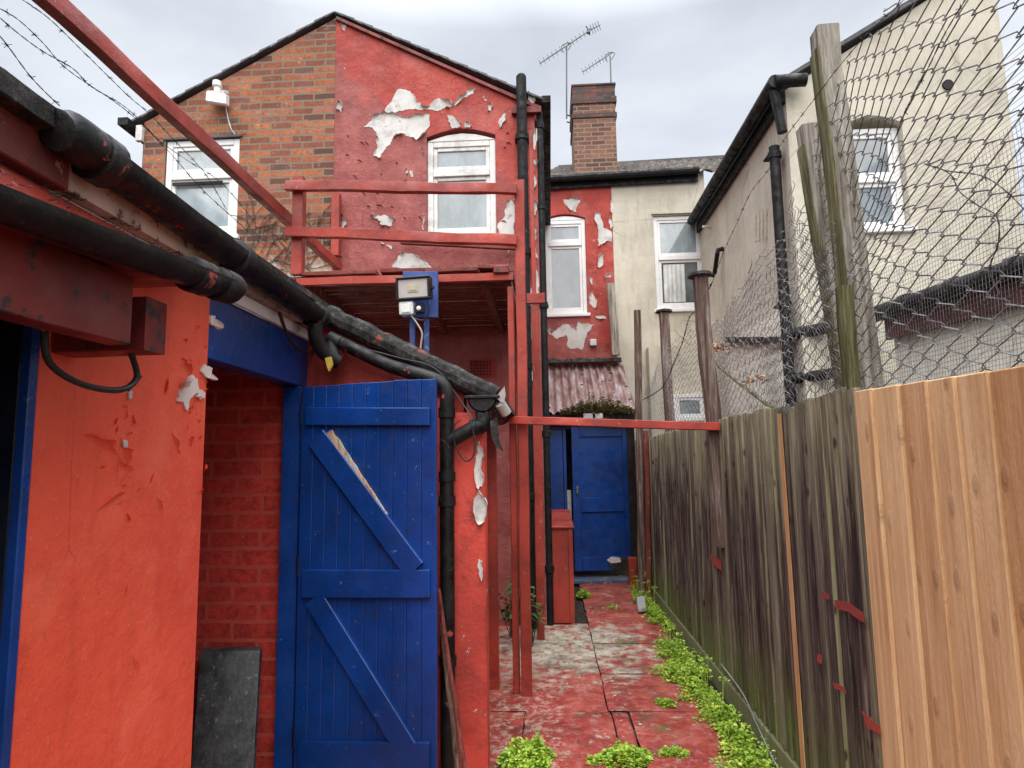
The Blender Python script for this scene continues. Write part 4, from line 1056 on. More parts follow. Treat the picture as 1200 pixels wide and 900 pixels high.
for a in [(118, 522, .16, .03, -.55, .03), (137, 552, .09, .035, -1.6, .05), (130, 588, .13, .03, .6, .03), (145, 530, .10, .02, -1.3, .03), (205, 520, .10, .012, -1.2, .015), (222, 480, .05, .02, .3, .02), (218, 430, .10, .02, -1.0, .03), (195, 452, .06, .012, 1.4, .02), (240, 548, .03, .02, 1.4, .03), (235, 576, .03, .02, .2, .03), (148, 690, .04, .01, 1.4, .012), (178, 560, .05, .01, 1.3, .012), (150, 452, .03, .02, -.9, .015), (186, 590, .06, .01, -1.1, .012), (158, 780, .08, .01, -1.2, .01)]:
    flap(b, *a)
for i in range(14): flap(b, rnd.gauss(140, 9), rnd.uniform(430, 620), rnd.uniform(.01, .04), rnd.uniform(.006, .014), rnd.uniform(-2, 2), .015)
for i in range(14): flap(b, rnd.gauss(228, 9), rnd.uniform(370, 520), rnd.uniform(.01, .04), rnd.uniform(.006, .014), rnd.uniform(-2, 2), .015)
b = MB(); b.prism([wp(x, y)+Vector((.002,0,0)) for x, y in z5([(425,795),(440,800),(440,825),(428,822)])], (.006, 0, 0)); b.prism([wp(x, y)+Vector((.002,0,0)) for x, y in z5([(445,630),(458,622),(456,650),(447,655)])], (.006,0,0)); b.build('plaster_spot', 'cream_peel', oh)
# canopy over the near door
cn = thing('door_canopy', (WX, 1.2, 1.8), 'dark red timber canopy with a black gutter jutting over the near doorway', 'canopy')
CXG = -.97
g1 = aX(268, 338, CXG); gz = g1.z+.0
GSL = .080
b = MB(); gutter(b, (CXG, .1, gz-GSL*(g1.y-.1)+.012), (CXG, g1.y-.03, gz+.012), .05, 14)
for t0 in (g1.y-.20, g1.y-.15, g1.y-.06): b.tube([(CXG, t0-.02, gz-GSL*(g1.y-t0)), (CXG, t0-.015, gz-GSL*(g1.y-t0)), (CXG, t0+.015, gz-GSL*(g1.y-t0)+.002), (CXG, t0+.02, gz-GSL*(g1.y-t0)+.002)], [.044, .050, .050, .044], 20)
b.tube(smooth_path([(CXG, g1.y-.06, gz), (CXG+.005, g1.y-.01, gz), (CXG+.01, g1.y+.02, gz-.01)], 3), [.05]*5+[.047, .03], 14); b.build('gutter', 'black', cn)
b = MB(); y1_ = aX(258, 330, CXG-.1).y
zn = gz-GSL*(g1.y-.1)
b.quadbox([(CXG-.03, .1, zn+.02), (WX+.045, .1, 2.165), (WX+.045, y1_+.12, 2.15), (CXG-.03, y1_-.05, gz+.02), (CXG-.03, .1, zn+.045), (WX+.045, .1, 2.20), (WX+.045, y1_+.12, 2.185), (CXG-.03, y1_-.05, gz+.045)])
b.build('roof', 'wood_red', cn)
b = MB()
for i in range(130):
    t = rnd.random(); yy = rnd.uniform(.8, y1_-.1); x = CXG-.03+(WX+.06-CXG)*t; gq = gz-GSL*(g1.y-yy); z = gq+.048+(2.193-gq-.048)*t; s = rnd.uniform(.002, .0065)
    c = Vector((x, yy, z)); a = rnd.uniform(0, 3); L = s*rnd.uniform(1, 4)
    b.bar(c, c+Vector((math.cos(a)*L, math.sin(a)*L, s*.6)), s*.5, s*.4)
setp(b.build('roof_debris', 'felt', cn), kind='stuff')
bm0 = aX(152, 405, -1.03)
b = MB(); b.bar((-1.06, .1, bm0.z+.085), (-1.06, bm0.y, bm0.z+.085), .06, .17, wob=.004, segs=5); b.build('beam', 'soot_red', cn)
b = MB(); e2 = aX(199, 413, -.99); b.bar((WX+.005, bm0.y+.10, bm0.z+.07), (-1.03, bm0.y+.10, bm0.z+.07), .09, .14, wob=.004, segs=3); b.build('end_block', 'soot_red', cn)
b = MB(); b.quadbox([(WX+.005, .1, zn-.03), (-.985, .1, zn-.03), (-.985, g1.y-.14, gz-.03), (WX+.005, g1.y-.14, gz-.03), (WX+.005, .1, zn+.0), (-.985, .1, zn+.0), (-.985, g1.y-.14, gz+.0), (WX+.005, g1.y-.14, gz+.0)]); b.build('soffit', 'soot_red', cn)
b = MB(); b.tube(smooth_path([aX(52, 388, -1.12), aX(58, 425, -1.12), aX(95, 450, -1.12), aX(140, 457, -1.1), aX(160, 443, -1.1), aX(155, 418, -1.1), aX(148, 405, -1.1)], 6), .008, 8); b.tube([aX(150, 458, -1.1), aX(166, 441, -1.1)], .003, 5); b.build('cable', 'black_cable', cn)
# blue plank door swung open
H = Vector((WX+.03, 3.235, 0)); Fq = aY(513, 650, 3.02); Fd = Vector((Fq.x, 3.02, 0))
U = (Fd-H); DW = U.length; U.normalize(); V = Vector((U.y, -U.x, 0))
if V.y > 0: V = -V      # V points to the camera
def dpt(u, v, z): return H+U*u+V*v+Vector((0, 0, z))
def pbox(b, u0, u1, v0, v1, z0, z1, bev=.003, z0b=None, z1b=None):
    z0b = z0 if z0b is None else z0b; z1b = z1 if z1b is None else z1b
    b.quadbox([dpt(u0, v1, z0), dpt(u1, v1, z0b), dpt(u1, v0, z0b), dpt(u0, v0, z0), dpt(u0, v1, z1), dpt(u1, v1, z1b), dpt(u1, v0, z1b), dpt(u0, v0, z1)], bev)
dt, db = 1.895, .03
b = MB(); npk = 10
for k in range(npk):
    pbox(b, DW*k/npk+.0012, DW*(k+1)/npk-.0012, 0, .02, db+rnd.uniform(0, .004), dt+rnd.uniform(-.003, .003), .0025)
door = b.build('open_door', 'blue', oh)
door['label'] = 'blue ledged and braced plank door standing open'
def solve(px, py):   # point on the door face under a pixel
    d = ray(px, py); o = EYE-dpt(0, .02, 0); t = -(o.dot(V))/d.dot(V); p = EYE+d*t; q = p-dpt(0, 0, 0); return q.dot(U), p.z
def ledge(y0, y1, ul=None, ur=None):
    b = MB(); u0, za = solve(355, y0); u1, zb = solve(505, y0); _, zc = solve(355, y1); _, zd = solve(505, y1)
    pbox(b, .04, u1, .0205, .043, zc, za, .004, zd, zb); b.build('ledge', 'blue', door)
ledge(478, 499); ledge(667, 700); ledge(868, 903)
def brace(p, q, w_=.10):
    (u0, za), (u1, zb) = solve(*p), solve(*q)
    b = MB(); b.bar(dpt(u0, .0315, za), dpt(u1, .0315, zb), .022, w_, up=dpt(0,0,0)*0+Vector((0,0,1)), bev=.003)
    return b.build('brace', 'blue', door)
# bar(): w is across (V), h along up
brace((373, 513), (488, 668), .112); brace((370, 700), (492, 898), .112)
(u0, za), (u1, zb) = solve(386, 506), solve(478, 640)
b = MB(); n = 22; top = []; bot = []
for k in range(n+1):
    t = k/n; u_, z_ = u0+(u1-u0)*t, za+(zb-za)*t; wv = .021*(1-t)**.6*(1+.5*noise.noise(Vector((k*1.7, 0, 0))))+.003
    top.append(dpt(u_+wv*.95, .036, z_+wv*.35)); bot.append(dpt(u_-.012, .036, z_-.01))
b.sheet([bot, top]); b.sheet([[p-V*.012 for p in bot], [p-V*.012 for p in top]]); b.sheet([top, [p-V*.012 for p in top]]); b.build('splintered_edge', 'barewood', door, rec=True)
for z in (.2, 1.0, 1.75):
    b = MB(); b.tube([dpt(-.012, .004, z-.05), dpt(-.012, .004, z+.05)], .009, 8); b.build('hinge', 'navy', door)

# ------------------------------------------------------------------ shed wing
sh = thing('shed', (-.8, SHY, 0), 'red rendered lean-to shed behind the open blue door with a felt verge', 'outbuilding')
vL = aY(392, 375, SHY); vR = aY(586, 470, SHY)
xe = aY(569, 650, SHY-.04).x
zs = lambda x: vL.z+(vR.z-vL.z)*(x-vL.x)/(vR.x-vL.x)
b = MB(); b.prism([(WX-.6, SHY, 0), (xe-.11, SHY, 0), (xe-.11, SHY, zs(xe-.11)-.04), (vL.x, SHY, vL.z-.02), (WX-.6, SHY, vL.z+.05)], (0, .12, 0)); b.build('front_wall', 'darkred', sh)
b = MB(); b.box(xe-.17, xe, SHY-.05, SHY+.10, 0, zs(xe)-.10, .012); b.build('pillar', 'pillar_red', sh)
b = MB(); b.box(xe-.42, xe-.16, SHY-.012, SHY-.001, 0, zs(xe-.1)-.07, .004); b.build('patched_render', 'pillar_red', sh)
for i, p in enumerate([[(560,520),(566,528),(567,560),(561,572),(557,560)], [(561,575),(568,585),(568,610),(560,612)], [(561,655),(565,660),(564,678),(561,672)]]):
    patch(p, lambda x, y: aY(x, y, SHY-.052), (0, -.004, 0), sh, 120+i, curl=.8, mat='cream_peel')
b = MB(); b.box(-.62, -.5, SHY+.13, 4.5, 0, 1.8); b.box(-1.8, -.63, 4.38, 4.5, 0, 2.1); b.build('side_wall', 'darkred', sh)
b = MB(); b.box(xe-.10, xe-.04, SHY+.12, SHY+.18, 0, 1.66, .003); b.build('door_frame', 'blue', sh)
rv = MB(); pr = []
for k in range(26):
    t = k/25; x = vL.x-.02+(vR.x-vL.x)*t; pr.append((x, SHY-.05, zs(x)+.01+.012*noise.noise(Vector((k*.6, 0, 0)))))
rv.tube(pr, [.052+.009*noise.noise(Vector((k*.7, 3, 0))) for k in range(26)], 9); rv.build('verge_roll', 'felt', sh)
b = MB(); b.prism([(vL.x-.7, SHY-.05, vL.z+.27), (vR.x+.02, SHY-.05, vR.z-.01), (vR.x+.02, SHY-.05, vR.z+.02), (vL.x-.7, SHY-.05, vL.z+.30)], (0, 1.25, 0)); b.build('roof', 'felt', sh)
b = MB(); gc = aY(565, 466, SHY-.10)
gutter(b, gc, gc+Vector((0, 1.2, 0)), .075); 
arc = [gc+Vector((-.075*math.cos(t), .0, -.075*math.sin(t))) for t in [math.pi*i/12 for i in range(13)]]
b.prism(arc, (0, .008, 0)); b.box(gc.x-.09, gc.x+.09, gc.y-.012, gc.y+.05, gc.z-.004, gc.z+.012, .003)
b.box(gc.x-.035, gc.x+.04, gc.y, gc.y+.07, gc.z-.13, gc.z-.06, .01)
b.build('gutter', 'black', sh)
b = MB(); b.tube(smooth_path([gc+Vector((.015, .03, -.10)), gc+Vector((-.005, .02, -.145)), aY(556, 501, 3.24), aY(536, 512, 3.24)], 4), .036, 12)
c = gc+Vector((-.045, -.03, -.165)); b.tube([aY(560, 499, 3.235), aY(554, 502, 3.235)], .043, 12); b.build('outlet_elbow', 'black', sh)
b = MB(); b.tube([gc+Vector((.09, .02, -.03)), gc+Vector((.12, .05, -.08))], .028, 12); b.prism([gc+Vector(p) for p in ((.07,-.005,.0),(.115,-.005,.055),(.12,-.005,.01),(.11,-.005,-.03),(.09,-.005,-.02))], (0,.008,0)); b.build('grey_offcut', 'lip_grey', sh)
b = MB(); b.prism([gc+Vector(p) for p in ((.04,-.01,-.12),(.075,-.01,-.10),(.085,-.01,-.22),(.11,-.01,-.28),(.07,-.01,-.25),(.045,-.01,-.2))], (0,.012,0)); b.build('torn_felt', 'felt', sh)

# leaning slab and poles
sl = MB(); p = [aZ(224, 905, 0), aZ(292, 903, 0)]
a0 = Vector((-1.72, 2.98, 0)); a1 = Vector((-1.36, 2.98, 0))
a0 = Vector((aY(222, 890, 2.95).x, 2.95, 0)); a1 = Vector((aY(292, 890, 2.95).x, 2.98, 0))
t0 = Vector((aY(232, 765, 3.2).x, 3.22, aY(232, 765, 3.2).z)); t1 = Vector((aY(300, 765, 3.2).x, 3.24, aY(300, 765, 3.2).z))
dn = Vector((0, .03, .012))
sl.quadbox([a0, a1, a1+dn, a0+dn, t0, t1, t1+dn, t0+dn], .003)
setp(sl.build('slate_slab', 'slab'), 'black slate slab leaning on the red brick inside the doorway', 'slab')
for px0, px1_, y0, y1_, m_, r_, lb in (((545, 905), (514, 690), 2.93, 3.14, 'polered', .011, 'red stained thin pole leaning beside the open blue door'), ((537, 905), (517, 728), 2.96, 3.13, 'polewood', .012, 'bare brown pole leaning next to the red stained one')):
    a = aY(*px0, y0); e = aY(*px1_, y1_); a = a+(a-e)*(a.z/(e.z-a.z))*1.0
    b = MB(); d = e-a; pts = [a+d*(k/12)+Vector(noise.noise_vector(Vector((k*.4, r_*99, 2))))*.006 for k in range(13)]
    b.tube(pts, [r_*(1.25-.04*k) for k in range(13)], 8)
    setp(b.build('wooden_pole', m_), lb, 'pole', 'poles leaning by the blue door')

# ------------------------------------------------------------------ balcony frame
PY = 4.4
bal = thing('balcony', (aY(611, 800, PY).x, PY, 0), 'red painted timber balcony frame with two rails and a slatted deck', 'balcony')
def P(x, y, Y=PY): return aY(x, y, Y)
xA = P(612, 500).x; xA2 = P(601.5, 500).x
b = MB(); b.bar((xA, PY, 0), (P(612, 400).x, PY, P(612, 212).z), .068, .07, up=(0,1,0), wob=.006, segs=14, bev=.004, seed=1); b.build('post', 'wood_red', bal)
b = MB(); b.bar((xA2-.005, PY+.03, 0), (xA2-.005, PY+.03, P(601, 336).z), .045, .06, up=(0,1,0), wob=.006, segs=12, bev=.004, seed=2); b.build('post', 'wood_red', bal)
xB = P(350, 265).x
b = MB(); b.bar((xB, PY, P(350, 322).z), (xB, PY, P(350, 209).z), .08, .07, up=(0,1,0), wob=.004, segs=5, bev=.004); b.build('post', 'wood_red', bal)
for (xa, ya, xb_, yb, nm, h) in ((335, 217, 606, 223, 'rail', .072), (335, 271, 606, 283, 'rail', .072)):
    b = MB(); b.bar(P(xa, ya, PY-.06), P(xb_, yb, PY-.06), .045, h, wob=.013, segs=12, bev=.004, seed=h); b.build(nm, 'wood_red', bal)
xb2 = aY(393, 265, 6.1).x
b = MB(); b.bar((xb2, 6.12, aY(393, 300, 6.12).z), (xb2, 6.12, aY(393, 228, 6.12).z), .08, .07, up=(0,1,0), wob=.004, segs=4); b.build('post', 'wood_red', bal)
b = MB(); b.bar(aY(470, 283, 6.1), aY(606, 290, 6.1), .05, .05, wob=.004, segs=5); b.build('back_rail', 'wood_dark_red', bal)
# long beam running from over the alley to the gable
BX = P(342, 248).x
b = MB(); b.bar((BX-.09, .9, P(342, 250).z+.02), (BX-.06, 5.65, P(342, 250).z-.02), .055, .085, wob=.006, segs=24, bev=.004); b.build('long_beam', 'wood_red', bal)
# deck
dz_ = P(480, 324).z
xd0, xd1 = P(352, 325).x, P(608, 325).x-.04
b = MB(); b.bar((xd0-.02, PY, dz_-.015), (xd1, PY, dz_-.03), .045, .055, wob=.006, segs=12); b.build('deck_edge', 'wood_red', bal)
b = MB()
for a_, e_, zz, yy in ((xd0, xd0+.55, .045, 0), (xd0+.57, xd0+1.0, .055, .02), (xd0+.9, xd1-.25, .04, .0), (xd1-.24, xd1-.03, .05, -.02)):
    b.bar((a_, PY+.03+yy, dz_+zz), (e_, PY+.03+yy, dz_+zz-.008), .10, .028, wob=.008, segs=6, seed=a_)
b.build('edge_batten', 'wood_dark_red', bal)
ny = 17; 
for k in range(ny):
    yy = PY+.10+k*.105
    b = MB(); b.bar((xd0-.15+rnd.uniform(-.05, .05), yy, dz_+.03-.001*k), (xd1, yy, dz_+.018+rnd.uniform(-.004, .004)), .092, .026, wob=.005, segs=8, seed=k); b.build('deck_board', 'wood_dark_red', bal)
for xx in (xd0+.03, xd0+.75, xd0+1.3, xd1-.04):
    b = MB(); b.bar((xx, PY+.04, dz_-.03), (xx, G-.02, dz_-.03), .05, .075, wob=.004, segs=6, seed=xx); b.build('joist', 'wood_dark_red', bal)
b = MB(); q = P(587, 322, PY+.0); b.box(q.x-.05, q.x+.06, PY-.05, PY+.05, q.z-.0, q.z+.055, .006); b.build('timber_offcut', 'soot_red', bal)
xC = aY(631, 600, 5.72).x
b = MB(); b.bar((xC, 5.72, 0), (xC+.005, 5.72, aY(632, 352, 5.72).z), .065, .065, up=(0,1,0), wob=.006, segs=12, seed=5); b.bar((xC-.0, 5.75, aY(632, 352, 5.72).z+.001), (xC+.0, 5.75, aY(632, 140, 5.72).z-.1), .04, .04, up=(0,1,0), wob=.004, segs=8); b.build('post', 'wood_red', bal)
b = MB(); q = aY(628, 350, 5.7); b.bar(q+Vector((-.08, 0, 0)), q+Vector((.08, 0, 0)), .05, .09); b.build('bracket', 'wood_red', bal)
xD = aY(577, 640, 4.52).x
b = MB(); b.bar((xD, 4.52, 0), (xD, 4.52, aY(577, 490, 4.52).z), .07, .07, up=(0,1,0), wob=.004, segs=8, seed=9); b.build('post', 'wood_red', bal)
for o_ in bal.children: pass

# crossbar from the post to the fence, and the brown post it is fixed to
c0_ = aY(597, 492, PY-.07); c1_ = aY(843, 500, PY-.25)
b = MB(); b.bar(c0_, c1_, .05, .052, wob=.006, segs=14, bev=.004)
setp(b.build('crossbar', 'wood_red'), 'thin red timber bar spanning the alley from balcony post to fence', 'timber bar')

# ------------------------------------------------------------------ LED floodlight on its blue board
FY = 4.3
def Q(x, y, Y=FY): return aY(x, y, Y)
fb = thing('light_board', Q(500, 500), 'faded blue board on two blue uprights below the balcony edge', 'board')
b = MB(); b.quadbox([Q(472, 372), Q(513, 372), Q(513, 372)+Vector((0,.03,0)), Q(472, 372)+Vector((0,.03,0)), Q(472, 318), Q(513, 318), Q(513, 318)+Vector((0,.03,0)), Q(472, 318)+Vector((0,.03,0))], .003); b.build('panel', 'dull_blue', fb)
for x in (483.5, 500):
    b = MB(); b.bar(Q(x, 470, FY+.02), Q(x, 374, FY+.02), .035, .03, up=(0,1,0)); b.build('upright', 'dull_blue', fb)
fl = thing('led_floodlight', Q(486, 380), 'black framed led floodlight with motion sensor on the blue board', 'floodlight')
b = MB(); n0 = Vector((-.15, -1, -.12)).normalized(); c = Q(485, 338, FY-.12); rx = Vector((1, -.15, -.0)); rx = (rx-n0*rx.dot(n0)).normalized(); uy = rx.cross(n0); 
if uy.z < 0: uy = -uy
def fbx(b, w_, h_, d0, d1, ox=0, oy=0, bev=.006):
    P_ = lambda i, j, d: c+rx*(ox+i*w_/2)+uy*(oy+j*h_/2)+n0*d
    b.quadbox([P_(-1,-1,d1), P_(1,-1,d1), P_(1,-1,d0), P_(-1,-1,d0), P_(-1,1,d1), P_(1,1,d1), P_(1,1,d0), P_(-1,1,d0)], bev)
Wf, Hf = .235, .155
fbx(b, Wf, .016, -.01, .035, 0, Hf/2-.008); fbx(b, Wf, .016, -.01, .035, 0, -Hf/2+.008); fbx(b, .014, Hf-.034, -.01, .035, -Wf/2+.007); fbx(b, .014, Hf-.034, -.01, .035, Wf/2-.007); fbx(b, Wf-.004, Hf-.004, -.05, -.011)
b.build('housing', 'black_plain', fl)
b = MB(); fbx(b, Wf-.03, Hf-.034, 0, .02, bev=.001); b.build('glass', 'lamp_glass', fl)
b = MB(); fbx(b, .075, .055, .0205, .024, 0, .0, .001); fbx(b, .05, .032, .0245, .027, 0, .0, .001); b.build('led_plate', 'led', fl)
b = MB(); fbx(b, .10, .09, -.04, .02, -.055, -.13, .008); fbx(b, .065, .06, .0205, .026, -.055, -.13, .004); b.build('junction_box', 'white_plastic', fl)
b = MB(); fbx(b, .062, .065, -.03, .025, .035, -.14, .012); b.build('sensor', 'black_plain', fl)
b = MB(); cc = c+rx*.038+uy*-.138+n0*.026; b.tube([cc, cc+n0*.008, cc+n0*.013], [.016, .014, .004], 12); b.build('sensor_lens', 'white_plastic', fl)
b = MB(); b.tube(smooth_path([c+rx*.09+uy*-.08, c+rx*.10+uy*-.16, c+rx*.06+uy*-.215, c+rx*.0+uy*-.20, c+rx*-.03+uy*-.18], 5), .005, 6)
b.bar(c-n0*.05, c-n0*.11, .03, .03); b.bar(c+rx*Wf*.5-n0*.02, c+rx*Wf*.57-n0*.02, .02, .02); b.build('bracket', 'black_plain', fl)
b = MB(); b.tube(smooth_path([c+rx*-.03+uy*-.175, c+rx*.01+uy*-.23, c+rx*.045+uy*-.30, c+rx*.035+uy*-.37, c+rx*.03+uy*-.41], 5), .006, 6); b.build('pink_cable', 'lip_grey', fl)

# ------------------------------------------------------------------ red box, plants
bx = thing('red_box', (.15, 6.3, 0), 'knee high red painted metal box standing past the posts', 'box')
q0 = aY(646, 720, 6.25); q1 = aY(672, 720, 6.25); zt_ = aY(660, 619, 6.25).z; tz = zt_+.04
b = MB(); b.quadbox([(q0.x, 6.25, .0), (q1.x, 6.25, .0), (q1.x, 7.7, .0), (q0.x, 7.7, .0), (q0.x, 6.25, zt_), (q1.x, 6.25, zt_), (q1.x, 7.7, zt_), (q0.x, 7.7, zt_)], .006)
b.build('body', 'wood_red', bx)
b = MB(); b.quadbox([(q0.x-.01, 6.22, zt_+.001), (q1.x+.025, 6.22, zt_+.001), (q1.x+.025, 7.72, zt_+.04), (q0.x-.01, 7.72, zt_+.04), (q0.x-.01, 6.22, zt_+.02), (q1.x+.025, 6.22, zt_+.02), (q1.x+.025, 7.72, zt_+.07), (q0.x-.01, 7.72, zt_+.07)], .003); b.build('lid', 'wood_red', bx)
b = MB(); b.box(q1.x-.03, q1.x+.012, 6.235, 6.249, 0, zt_-.002, .002); b.build('corner_strip', 'wood_red', bx)
def leafy(name, base, h, n, L, label, cat, mat='leaf_dark', seed=1):
    t = thing(name, base, label, cat); r = random.Random(seed); st = MB(); lf = MB()
    for i in range(n):
        a = r.uniform(0, 6.28); tip = base+Vector((math.cos(a)*h*.35*r.random(), math.sin(a)*h*.25*r.random()-.03, h*r.uniform(.6, 1)))
        st.tube([base, (base+tip)/2+Vector((0, 0, .02)), tip], .004, 5)
        for k in range(9):
            p = base.lerp(tip, .35+.65*k/8); b_ = r.uniform(0, 6.28); d = Vector((math.cos(b_), math.sin(b_), r.uniform(-.4, .5))).normalized(); sd = d.cross(Vector((0,0,1))).normalized(); ll = L*r.uniform(.6, 1.2)
            v = [lf.bm.verts.new(p+d*ll*e+sd*ll*w_+Vector((0,0,-ll*dz))) for e, w_, dz in ((0,0,0), (.3,-.2,-.03), (.65,-.17,.05), (1,0,.22), (.65,.17,.05), (.3,.2,-.03), (.5, 0, .03))]
            for q in ((0,1,6),(1,2,6),(2,3,6),(3,4,6),(4,5,6),(5,0,6)): lf.bm.faces.new([v[j] for j in q])
    st.build('stem', 'twig', t); lf.build('leaves', mat, t, rec=False)
leafy('green_plant', Vector((aY(598, 715, 5.75).x, 5.75, 0)), .55, 9, .11, 'dark leafy plant left of the double red post', 'plant', seed=3)
leafy('green_plant', Vector((aY(625, 715, 5.95).x, 5.5, 0)), .52, 8, .11, 'dark leafy plant right of the double red post', 'plant', seed=8)

# ------------------------------------------------------------------ weeds
def weed(c, rx_, ry_, rz_, n, s, label, seed, group='weed tufts in the paving joints'):
    b = MB(); r = random.Random(seed)
    clump_cloud(b, c, rx_, ry_, rz_, n, s, seed)
    for k in range(4):
        a = r.uniform(0, 6.28); clump_cloud(b, (c[0]+math.cos(a)*rx_*.8, c[1]+math.sin(a)*ry_*.8, c[2]), rx_*.45, ry_*.45, rz_*.55, n//6, s*.9, seed+k+50)
    setp(b.build('weed_clump', 'leaf', rec=False, loc=c), label, 'weed', group)
def gz0(x, y): return aZ(x, y, 0)
def tup(v, z=0): return (v.x, v.y, z)
weed(tup(gz0(617, 897)), .13, .16, .11, 2600, .018, 'large bright green weed clump at the foot of the orange pillar', 1)
weed(tup(gz0(733, 890)), .10, .10, .07, 1400, .016, 'green weed clump in the middle joint at the very front', 2)
weed(tup(gz0(790, 886)), .08, .05, .045, 600, .013, 'low yellowish weed tuft right of the middle front clump', 3)
weed(tup(gz0(779, 826)), .06, .05, .04, 350, .014, 'small weed tuft at the slab corner by the pale patch', 4)
weed(tup(gz0(684, 699)), .07, .10, .09, 300, .02, 'small weed beside the foot of the red box', 5)
weed(tup(gz0(717, 714)), .07, .06, .04, 120, .016, 'tiny weed in the red path towards the blue door', 6)
weed(tup(gz0(700, 893)), .05, .04, .035, 200, .012, 'small weed tuft left of the middle front clump', 7)
b = MB(); k = 0
for (y, wd, hh) in [(2.3, .13, .13), (2.7, .13, .13), (3.05, .13, .12), (3.35, .14, .15), (3.6, .10, .10), (3.9, .12, .15), (4.2, .13, .17), (4.5, .14, .18), (4.8, .15, .20), (5.15, .13, .16), (5.5, .10, .12), (6.3, .09, .10), (6.7, .10, .15), (7.1, .12, .2), (7.5, .11, .18), (7.8, .1, .15)]:
    xx = (1.0-wd*.55 if y < 5.7 else .98); b_n = int(520 if y < 5 else 300)
    for q in range(8):
        sc_ = rnd.uniform(.25, .8)
        clump_cloud(b, (xx+.05-abs(rnd.gauss(0, .065)), y+rnd.uniform(-.22, .22), 0), wd*sc_, .16*sc_, hh*rnd.uniform(.3, 1.0)*sc_**.5, int(b_n*.7*sc_), rnd.uniform(.011, .021), 200+k*9+q)
    for q in range(5):     # taller shoots and dead stems
        x_ = xx+rnd.uniform(-.06, .05); y_ = y+rnd.uniform(-.2, .2); tp = Vector((x_+rnd.uniform(-.05, .03), y_+rnd.uniform(-.05, .05), hh*rnd.uniform(.8, 1.5)))
        b.tube([(x_, y_, 0), tp], .0015, 3); clump_cloud(b, tp-Vector((0, 0, .02)), .025, .025, .03, 14, .016, 900+k*5+q)
    k += 1
for i in range(5):
    q = gz0(rnd.uniform(760, 800), rnd.uniform(750, 850)); 
    clump_cloud(b, (max(q.x, .80), q.y, 0), .04, .05, .04, 60, .016, 300+i)
setp(b.build('weeds', 'leaf', rec=False, loc=(.9, 4, 0)), 'bright green weeds spreading along the foot of the old fence', 'weeds', kind='stuff')
# tufts and grit in the joints
b = MB()
for i in range(260):
    y = rnd.uniform(2.6, 8); x = rnd.choice([rnd.gauss(.95, .06), rnd.gauss(.38, .05), rnd.uniform(-.35, .95), rnd.gauss(.9, .1)])
    if y > 5.5 and x < .3: continue
    c = Vector((x, y, .012)); s = rnd.uniform(.001, .0045)
    b.quadbox([c+Vector((p[0]*s*rnd.uniform(.3, 1.9), p[1]*s*rnd.uniform(.3, 1.9), p[2]*s*.35)) for p in ((-1,-1,-1),(1,-1,-1),(1,1,-1),(-1,1,-1),(-1,-1,1),(1,-1,1),(1,1,1),(-1,1,1))])
setp(b.build('grit', 'cream_peel', loc=(.4, 4, 0)), 'pale grit and paint flakes scattered over the paving', 'grit', kind='stuff')
b = MB(); c = gz0(752, 717); b.quadbox([c+Vector(p) for p in ((-.05,-.12,.02),(.03,-.12,.03),(.05,.12,.10),(-.03,.12,.09),(-.05,-.12,.05),(.03,-.12,.06),(.05,.12,.13),(-.03,.12,.12))], .004)
setp(b.build('broken_tile', 'lead'), 'broken grey tile lying in the weeds near the blue door', 'tile')

# ------------------------------------------------------------------ old fence
yS = aX(1002, 458, FX).y
ztop = 1.74
of = thing('old_fence', (FX, 5, 0), 'old algae stained featheredge board fence, dark and green, along the alley', 'fence')
y = yS; k = 0
while y < 8.35:
    wd = .098+rnd.uniform(-.008, .008)
    jag = rnd.uniform(-.012, .012)
    if k == 6: jag = -.02
    b = MB(); zt2 = ztop+jag; lean = rnd.uniform(-.004, .004)
    x1, x2 = FX-.008+rnd.uniform(-.002, .002), FX+.006
    b.quadbox([(x1+.004, y, .13), (FX+.022, y, .13), (FX+.022, y+wd+.02, .13), (x2+.006, y+wd+.02, .13), (x1+.004, y+lean, zt2), (FX+.022, y+lean, zt2), (FX+.022, y+wd+.02+lean, zt2), (x2+.006, y+wd+.02+lean, zt2+rnd.uniform(-.004, .004))], .002)
    # proper overlap: near edge stands proud of the next board
    o = b.build('board', 'oldwood', of)
    y += wd; k += 1
b = MB(); b.box(FX+.03, FX+.07, yS, 8.35, .4, .48); b.box(FX+.03, FX+.07, yS, 8.35, 1.4, 1.48); b.build('arris_rail', 'oldwood', of)
b = MB(); yy = yS
while yy < 8.3:
    b.box(FX-.012, FX+.012, yy, min(8.35, yy+2.4)-.01, 0, .128, .003); yy += 2.4
b.build('gravel_board', 'oldwood', of)
# pale replacement strip
s_ = aX(922, 600, FX-.012)
b = MB(); b.quadbox([(FX-.014, s_.y-.022, .1), (FX-.008, s_.y-.022, .1), (FX-.008, s_.y+.022, .1), (FX-.014, s_.y+.022, .1), (FX-.014, s_.y-.0, 1.70), (FX-.008, s_.y, 1.70), (FX-.008, s_.y+.035, 1.70), (FX-.014, s_.y+.035, 1.70)])
o = b.build('pale_strip', 'newwood', of); o['label'] = 'pale newer strip between the dark boards'
for pts in ([(963,695),(972,697),(972,703),(963,701)], [(978,703),(1012,718),(1013,730),(980,713)], [(976,800),(990,806),(992,814),(978,806)], [(1010,833),(1030,850),(1032,862),(1016,852)], [(832,650),(845,657),(846,669),(836,662)], [(958,766),(963,768),(963,778),(958,775)]):
    b = MB(); b.prism(ragged([aX(x, y, FX-.0165) for x, y in pts], it=2, amp=.12, seed=int(pts[0][0])), (-.0015, 0, 0)); b.build('paint_mark', 'mark_red', of)
